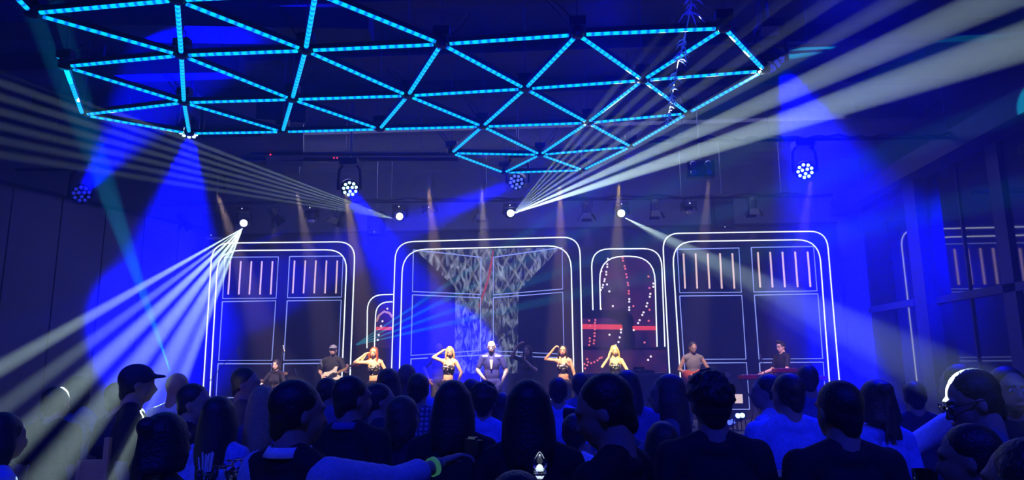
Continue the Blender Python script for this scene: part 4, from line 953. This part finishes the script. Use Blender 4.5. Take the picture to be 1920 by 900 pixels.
MB().box((-.05, -.014, -.03), (.05, .014, .032)).build('camera_body', K_shoe, t); MB().lathe([(.018, -.02), (.02, .02)], (0, .02, 0), 12, Matrix.Rotation(PI/2, 3, 'X')).build('lens', M_steel, t); MB().box((-.03, -.008, .032), (.02, .008, .042)).build('top_plate', M_chrome, t)
fan(1148, 698, 2.5, 'tall man in profile facing left with bowed head, nearest right of centre', D(62), turn=D(20), nod=.32, hair='short', top=K_black, vox=.010, wide=1.05, sleeve='short', eyes=False)
fan(1330, 699, 3.1, 'curly-haired man in a dark tee with a small mark below the neck', D(3), hair='curly', top=K_black, vox=.011, wide=1.02, hairseed=11)
fan(1568, 709, 2.95, 'short-haired man in a dark tee with his back to us, right of the curly-haired man', D(8), turn=D(12), hair='short', top=K_black, vox=.011, wide=1.05, hairseed=12)
fan(850, 709, 3.5, 'woman with long dark hair in a black top, left of the clear teardrop lamp', D(-3), hair='long', sex='f', top=K_black, vox=.012, wide=1.15, hairseed=13, longl=.2)
fan(990, 707, 2.95, 'woman with long dark hair in a loose black tee behind the clear teardrop lamp', D(4), hair='long', sex='f', top=K_black, vox=.012, wide=1.16, hairseed=14, longl=.22)
fan(314, 771, 2.75, 'girl with gathered dark hair and pale collar at the lower left', D(-25), hair='bun', sex='f', top=K_black, collar=K_white, vox=.012, hairseed=15)
fan(1820, 790, 2.5, 'dark-haired person low at the right edge facing left', D(55), turn=D(10), nod=.1, hair='short', top=K_navy, vox=.012)
fan(1925, 812, 1.75, 'person in dark blue cut off by the lower right corner', D(40), hair='long', sex='f', hm=K_hairb, top=K_navy, vox=.012)
fan(968, 880, 1.9, 'dark-haired person whose crown just shows at the bottom middle', D(5), hair='medium', sex='f', top=K_black, vox=.014)
fan(1240, 786, 3.7, 'woman with dark hair low between the bowed man and the curly-haired man', D(20), hair='long', sex='f', top=K_black, vox=.013, hairseed=16)
# middle rows
fan(364, 716, 4.2, 'man in profile facing right behind the girl with gathered hair', D(-70), turn=D(-20), hair='short', top=K_black, vox=.014)
f2 = fan(413, 739, 3.8, 'woman with long dark hair in a blue blouse with a dark strap', D(-8), hair='long', sex='f', top=K_blue, sleeve='short', vox=.014, hairseed=17, longl=.3)
MB().tube([f2['T']((-.06, .09, 1.42)), f2['T']((-.03, 0, 1.49)), f2['T']((.02, -.085, 1.42)), f2['T']((.09, -.13, 1.2)), f2['T']((.12, -.13, 1.0))], .014, 6).build('bag_strap', K_black, f2['root'])
fan(461, 686, 5.2, 'man in profile facing right in front of the drum kit', D(-60), turn=D(-30), hair='short', top=K_navy, vox=.015)
f3 = fan(495, 720, 4.6, 'woman with long fair hair between the drums and the big man', D(0), hair='long', sex='f', hm=K_blond, top=K_mid, vox=.015, hairseed=18, pose=dict(eR=(.22, .1, 1.15), eL=(-.29, .06, 1.2), wL=(-.22, .2, 1.34), hL=(0, .2, 1)))
bp_ = f3['root'].matrix_basis @ f3['T']((-.21, .27, 1.44)); t = thing('bottle', 'green glass bottle held up left of the fair-haired woman', 'bottle', (bp_.x, bp_.y, bp_.z-.08))
MB().lathe([(.028, 0), (.03, .01), (.03, .12), (.012, .17), (.012, .2)], (0, 0, 0), 14).build('bottle_glass', mat('green_glass', (.05, .25, .1), .1, spec=.8), t, True); MB().lathe([(.0135, .2), (.0135, .215)], (0, 0, 0), 10).build('cap', M_chrome, t)
fan(617, 706, 5.8, 'short-haired person just right of the big man\'s head, before the bass player', D(-30), turn=D(-20), hair='short', top=K_mid, vox=.017)
fan(661, 701, 3.75, 'man facing right in a dark jacket below the auburn dancer', D(-25), turn=D(-25), hair='short', top=K_black, collar=K_mid, vox=.014, wide=1.08)
fan(712, 716, 4.7, 'man in profile facing right beside the dark-jacketed man', D(-55), turn=D(-20), hair='short', top=K_navy, vox=.015)
fan(729, 690, 5.75, 'dark-haired person left of the bald man in blue', D(0), hair='medium', sex='f', top=K_navy, vox=.017)
fan(763, 678, 6.0, 'bald man in a blue shirt below the blond dancer', D(0), hair='bald', skin=K_skind, top=K_blue, vox=.017)
fan(785, 697, 5.3, 'short-haired man in a blue plaid shirt', D(-5), hair='short', top=K_plaid, vox=.015)
fan(758, 741, 4.15, 'woman with shoulder-length hair turned right, low in front of the plaid shirt', D(-20), turn=D(-30), hair='medium', sex='f', hm=K_hairb, top=K_navy, vox=.014)
fan(884, 708, 6.2, 'dark-haired person directly below the singer', D(0), hair='short', top=K_mid, vox=.018)
fan(908, 718, 4.9, 'curly-haired person between the two long-haired women', D(-5), hair='curly', sex='f', top=K_blue, vox=.016, hairseed=21)
fan(940, 734, 5.6, 'person in a blue top behind the right long-haired woman', D(5), hair='medium', sex='f', top=K_blue, vox=.017)
fan(1046, 705, 6.0, 'person in a blue shirt below the raised-fist dancer', D(0), hair='short', top=K_blue, vox=.017)
fan(1078, 772, 4.0, 'woman in a pale shirt left of the bowed man', D(-15), hair='short', hm=K_hairb, sex='f', top=K_white, sleeve='long', vox=.015)
fan(1088, 696, 6.6, 'person in dark blue left of the draped mixing table', D(0), hair='short', top=K_mid, vox=.018)
fan(1175, 693, 5.2, 'person hidden behind the bowed man, hair lit blue', D(0), hair='medium', top=K_mid, vox=.018)
f4 = fan(1252, 698, 4.3, 'long-haired woman in profile facing left, holding up a camera', D(75), hair='long', sex='f', hm=K_hairb, top=K_grey, sleeve='long', vox=.014, hairseed=22, pose=dict(eR=(.2, .2, 1.28), wR=(.08, .38, 1.45), hR=(-.2, .8, .5), eL=(-.2, .2, 1.26), wL=(-.06, .38, 1.44), hL=(.2, .8, .5)))
cm = f4['root'].matrix_basis @ f4['T']((0, .50, 1.52)); t = thing('camera', 'black camera with a long lens held by the long-haired woman in profile', 'camera', cm, D(75))
MB().box((-.07, -.03, -.05), (.07, .03, .04)).build('camera_body', K_shoe, t); MB().lathe([(.035, 0), (.04, .13), (.034, .131)], (0, .02, -.005), 16, Matrix.Rotation(-PI/2, 3, 'X')).build('lens', K_black, t, True); MB().box((-.025, -.02, .04), (.025, .02, .06)).build('flash_hump', K_shoe, t)
fan(1437, 699, 5.0, 'man in profile facing left just left of the broad man in blue', D(60), turn=D(20), hair='short', top=K_blue, vox=.016)
fan(1474, 697, 4.2, 'broad man in a blue shirt in front of the keyboards', D(8), turn=D(20), hair='short', top=K_blue, sleeve='long', vox=.015, wide=1.15)
fan(1512, 682, 6.2, 'person in dark blue behind the broad man, before the dim keyboard', D(0), hair='short', top=K_mid, vox=.018)
fan(1640, 710, 4.1, 'woman with pinned-up hair in blue, deep in the right blue shaft', D(10), hair='bun', sex='f', top=K_blue, vox=.015, hairseed=23)
fan(1712, 712, 5.6, 'person in dark clothes between the blue shaft and the raised phone', D(-10), hair='short', top=K_navy, vox=.018)
f5 = fan(1796, 680, 4.4, 'man in a white shirt reaching his arm forward at the glazed wall', D(35), hair='short', top=K_white, sleeve='long', vox=.015, pose=dict(eL=(-.3, .28, 1.22), wL=(-.34, .34, 1.47), hL=(0, .2, 1)))
f6 = fan(1833, 690, 3.0, 'man in glasses with a beam lighting the edge of his face and hair', D(70), turn=D(10), nod=.3, hair='short', hm=K_hair, top=K_grey, vox=.010, eyes=True)
glasses(f6)
fan(1885, 684, 3.9, 'bearded man facing the camera at the right edge', D(172), hair='short', skin=K_skin, top=K_black, beard=K_hair, vox=.014, eyes=True)
# left side
fan(108, 722, 4.9, 'man in dark clothes nearest the left wall partition seam', D(-10), hair='short', top=K_black, vox=.017)
f7 = fan(150, 704, 5.9, 'woman with dark hair at the left, second from the left edge', D(-20), hair='medium', sex='f', top=K_mid, vox=.018, pose=dict(eR=(.25, .1, 1.22), wR=(.24, .28, 1.42), hR=(0, .3, 1)))
fan(257, 681, 4.5, 'tall man in a cap facing right inside the white fan', D(-60), hair='cap', top=K_black, vox=.015, wide=1.1, cap_m=K_navy)
fan(224, 714, 5.2, 'person behind the man in the cap', D(-30), hair='short', top=K_navy, vox=.018)
fan(333, 695, 5.4, 'bald man in a pale top washed by the rightmost white ray', D(-10), hair='bald', skin=K_skin, top=K_white, vox=.016)
fan(8, 772, 3.3, 'person in blue cloth cut off by the left edge', D(-40), hair='medium', sex='f', top=K_blue, vox=.015)
tb = f7['root'].matrix_basis @ f7['T']((.22, .36, 1.53)); t = thing('tablet', 'dark tablet held up between the left-hand people', 'tablet', tb, .1)
MB().box((-.075, -.006, -.05), (.075, .006, .05)).build('tablet_body', K_black, t); MB().box((-.068, .006, -.044), (.068, .008, .044)).build('screen', M_chrome, t)

# ================================================================ high tables, glasses, teardrop lamp
def high_table(px, Y, z, r, lab):
    c = at(px, 800, Y); t = thing('high_table', lab, 'table', (c.x, Y, 0))
    MB().lathe([(r-.01, z-.035), (r, z-.03), (r, z-.005), (r-.01, z)], (0, 0, 0), 28).build('tabletop', mat('table_black', (.02, .02, .025), .3), t)
    MB().tube([(0, 0, .03), (0, 0, z-.03)], .04, 12).build('column', M_black, t); MB().lathe([(.26, 0), (.26, .02), (.06, .04)], (0, 0, 0), 24).build('base', M_black, t); return c.x
M_gl = mat('clear_glass', (.9, .95, 1), .03, trans=1.0); MATS['clear_glass'].node_tree.nodes['Principled BSDF'].inputs['IOR'].default_value = 1.45
tz = 1.23; tx = high_table(415, 3.2, tz, .3, 'round black high table holding the stacked glasses')
def on(px, Y): return (at(px, 880, Y).x, Y, tz+.001)
def glass(px, Y, lab, inv=True, z=0, h=.125, r=.038, grp='upturned glasses on the left high table'):
    p = on(px, Y); t = thing('glass', lab, 'glass', (p[0], p[1], p[2]+z), 0, grp)
    pr = [(r, 0), (r*1.02, h*.35), (r*.9, h*.6), (r*.25, h*.72), (r*.14, h*.76), (r*.14, h*.9), (r*.8, h*.97), (r*.85, h)] if inv else [(r*.7, 0), (r*.72, .01), (r*.9, h), (r*.86, h), (r*.66, .012), (.002, .012)]
    MB().lathe(pr, (0, 0, 0), 18).build('bowl', M_gl, t, True)
    MB().lathe([(r*1.02, 0), (r*1.05, .003), (r*1.02, .006)], (0, 0, 0), 18).build('rim', mat('bright_rim', (.8, .85, .9), .1, 0, spec=1), t, True)
glass(423, 3.25, 'front upturned stemmed glass of the group beside the straws'); glass(437, 3.32, 'tallest-looking upturned glass in the middle of the group', h=.14); glass(452, 3.38, 'upturned stemmed glass nearest the big man\'s shoulder', h=.14)
glass(444, 3.12, 'front right upturned glass before the big man\'s sleeve', h=.12); glass(462, 3.3, 'rightmost upturned glass half hidden by the big man', h=.14)
p = on(386, 3.3); t = thing('straw_cup', 'short tumbler full of pale drinking straws', 'cup', p); MB().lathe([(.032, 0), (.033, .01), (.038, .09), (.035, .09), (.03, .012)], (0, 0, 0), 18).build('tumbler', M_gl, t, True)
for k in range(14):
    a = k*2.4; r = .006+.0016*k; MB().tube([(r*.6*math.cos(a), r*.6*math.sin(a), .014), (r*1.4*math.cos(a), r*1.4*math.sin(a), .165+.01*math.sin(k*3))], .0035, 6).build('straw', K_white, t)
def bottle(px, Y, m, h, lab):
    p = on(px, Y); t = thing('bottle', lab, 'bottle', p); MB().lathe([(.026, 0), (.028, .01), (.028, h*.55), (.012, h*.78), (.012, h*.95)], (0, 0, 0), 16).build('bottle_glass', m, t, True)
    MB().lathe([(.0135, h*.95), (.0135, h)], (0, 0, 0), 12).build('cap', M_steel, t); MB().lathe([(.0286, h*.15), (.0286, h*.45)], (0, 0, 0), 16).build('blank_label', mat('label_paper', (.3, .32, .4), .7), t, True)
bottle(375, 3.05, K_shoe, .13, 'dark short bottle in front of the straws'); bottle(390, 3.0, M_gl, .12, 'clear short bottle beside the dark one'); bottle(405, 3.05, K_shoe, .15, 'dark bottle left of the upturned glasses'); bottle(416, 3.02, mat('frosted_glass', (.4, .5, .7), .4, spec=.6), .15, 'pale frosted bottle right of the dark bottle')
# teardrop lamp
z2 = 1.28; lx = high_table(1012, 2.35, z2, .13, 'small round high table under the teardrop lamp')
c = at(1012, 880, 2.35); t = thing('teardrop_lamp', 'clear teardrop glass lamp on a faceted foot, bottom centre', 'lamp', (c.x, 2.35, z2+.001))
ztip = at(1012, 846, 2.35).z-z2; zf = at(1012, 884, 2.35).z-z2
MB().lathe([(.012, zf), (.026, zf+.014), (.022, zf+.032), (.012, zf+.052), (.004, ztip-.003), (.0005, ztip)], (0, 0, 0), 20).build('teardrop_shade', M_gl, t, True)
MB().lathe([(.02, 0), (.022, .004), (.008, .02), (.007, max(.03, zf-.025)), (.024, zf-.006), (.02, zf+.004), (.012, zf+.012)], (0, 0, 0), 10).build('faceted_foot', M_gl, t)
MB().ball((0, 0, zf+.012), (.008, .008, .01), u=10, v=7).build('bulb', emis('bulb_glow', (.7, .8, 1), 1.5), t, True)
# glasses at the right
z3 = 1.3; tz = z3; high_table(1735, 2.6, z3, .18, 'round high table at the lower right')
glass(1733, 2.6, 'dark straight-sided glass at the lower right below the blue shaft', False, 0, .13, .045, 'tumblers at the right')
tz = 1.3; glass(1504, 3.35, 'square-looking tumbler left of the short-haired man\'s shoulder', False, 0, .11, .04, 'tumblers at the right'); high_table(1500, 3.4, 1.3, .15, 'small high table hidden left of the short-haired man')
# chair back at the far left
c = at(175, 870, 3.9); t = thing('chair', 'pale wooden chair back among the left-hand people', 'chair', (c.x, 3.9, 0), .1); wood = mat('chair_wood', (.5, .25, .14), .5)
top_ = at(175, 862, 3.9).z
MB().box((-.075, -.012, top_-.14), (.075, .012, top_)).build('backrest', wood, t)
MB().box((.055, -.014, .02), (.085, .014, top_+.12)).build('leg', wood, t); MB().box((-.085, -.014, .02), (-.06, .014, top_)).build('leg', wood, t)
MB().box((-.2, -.4, .7), (.2, .02, .74)).build('seat', wood, t)
for sx_ in (-.18, .16): MB().box((sx_, -.39, .0), (sx_+.03, -.36, .7)).build('leg', wood, t)
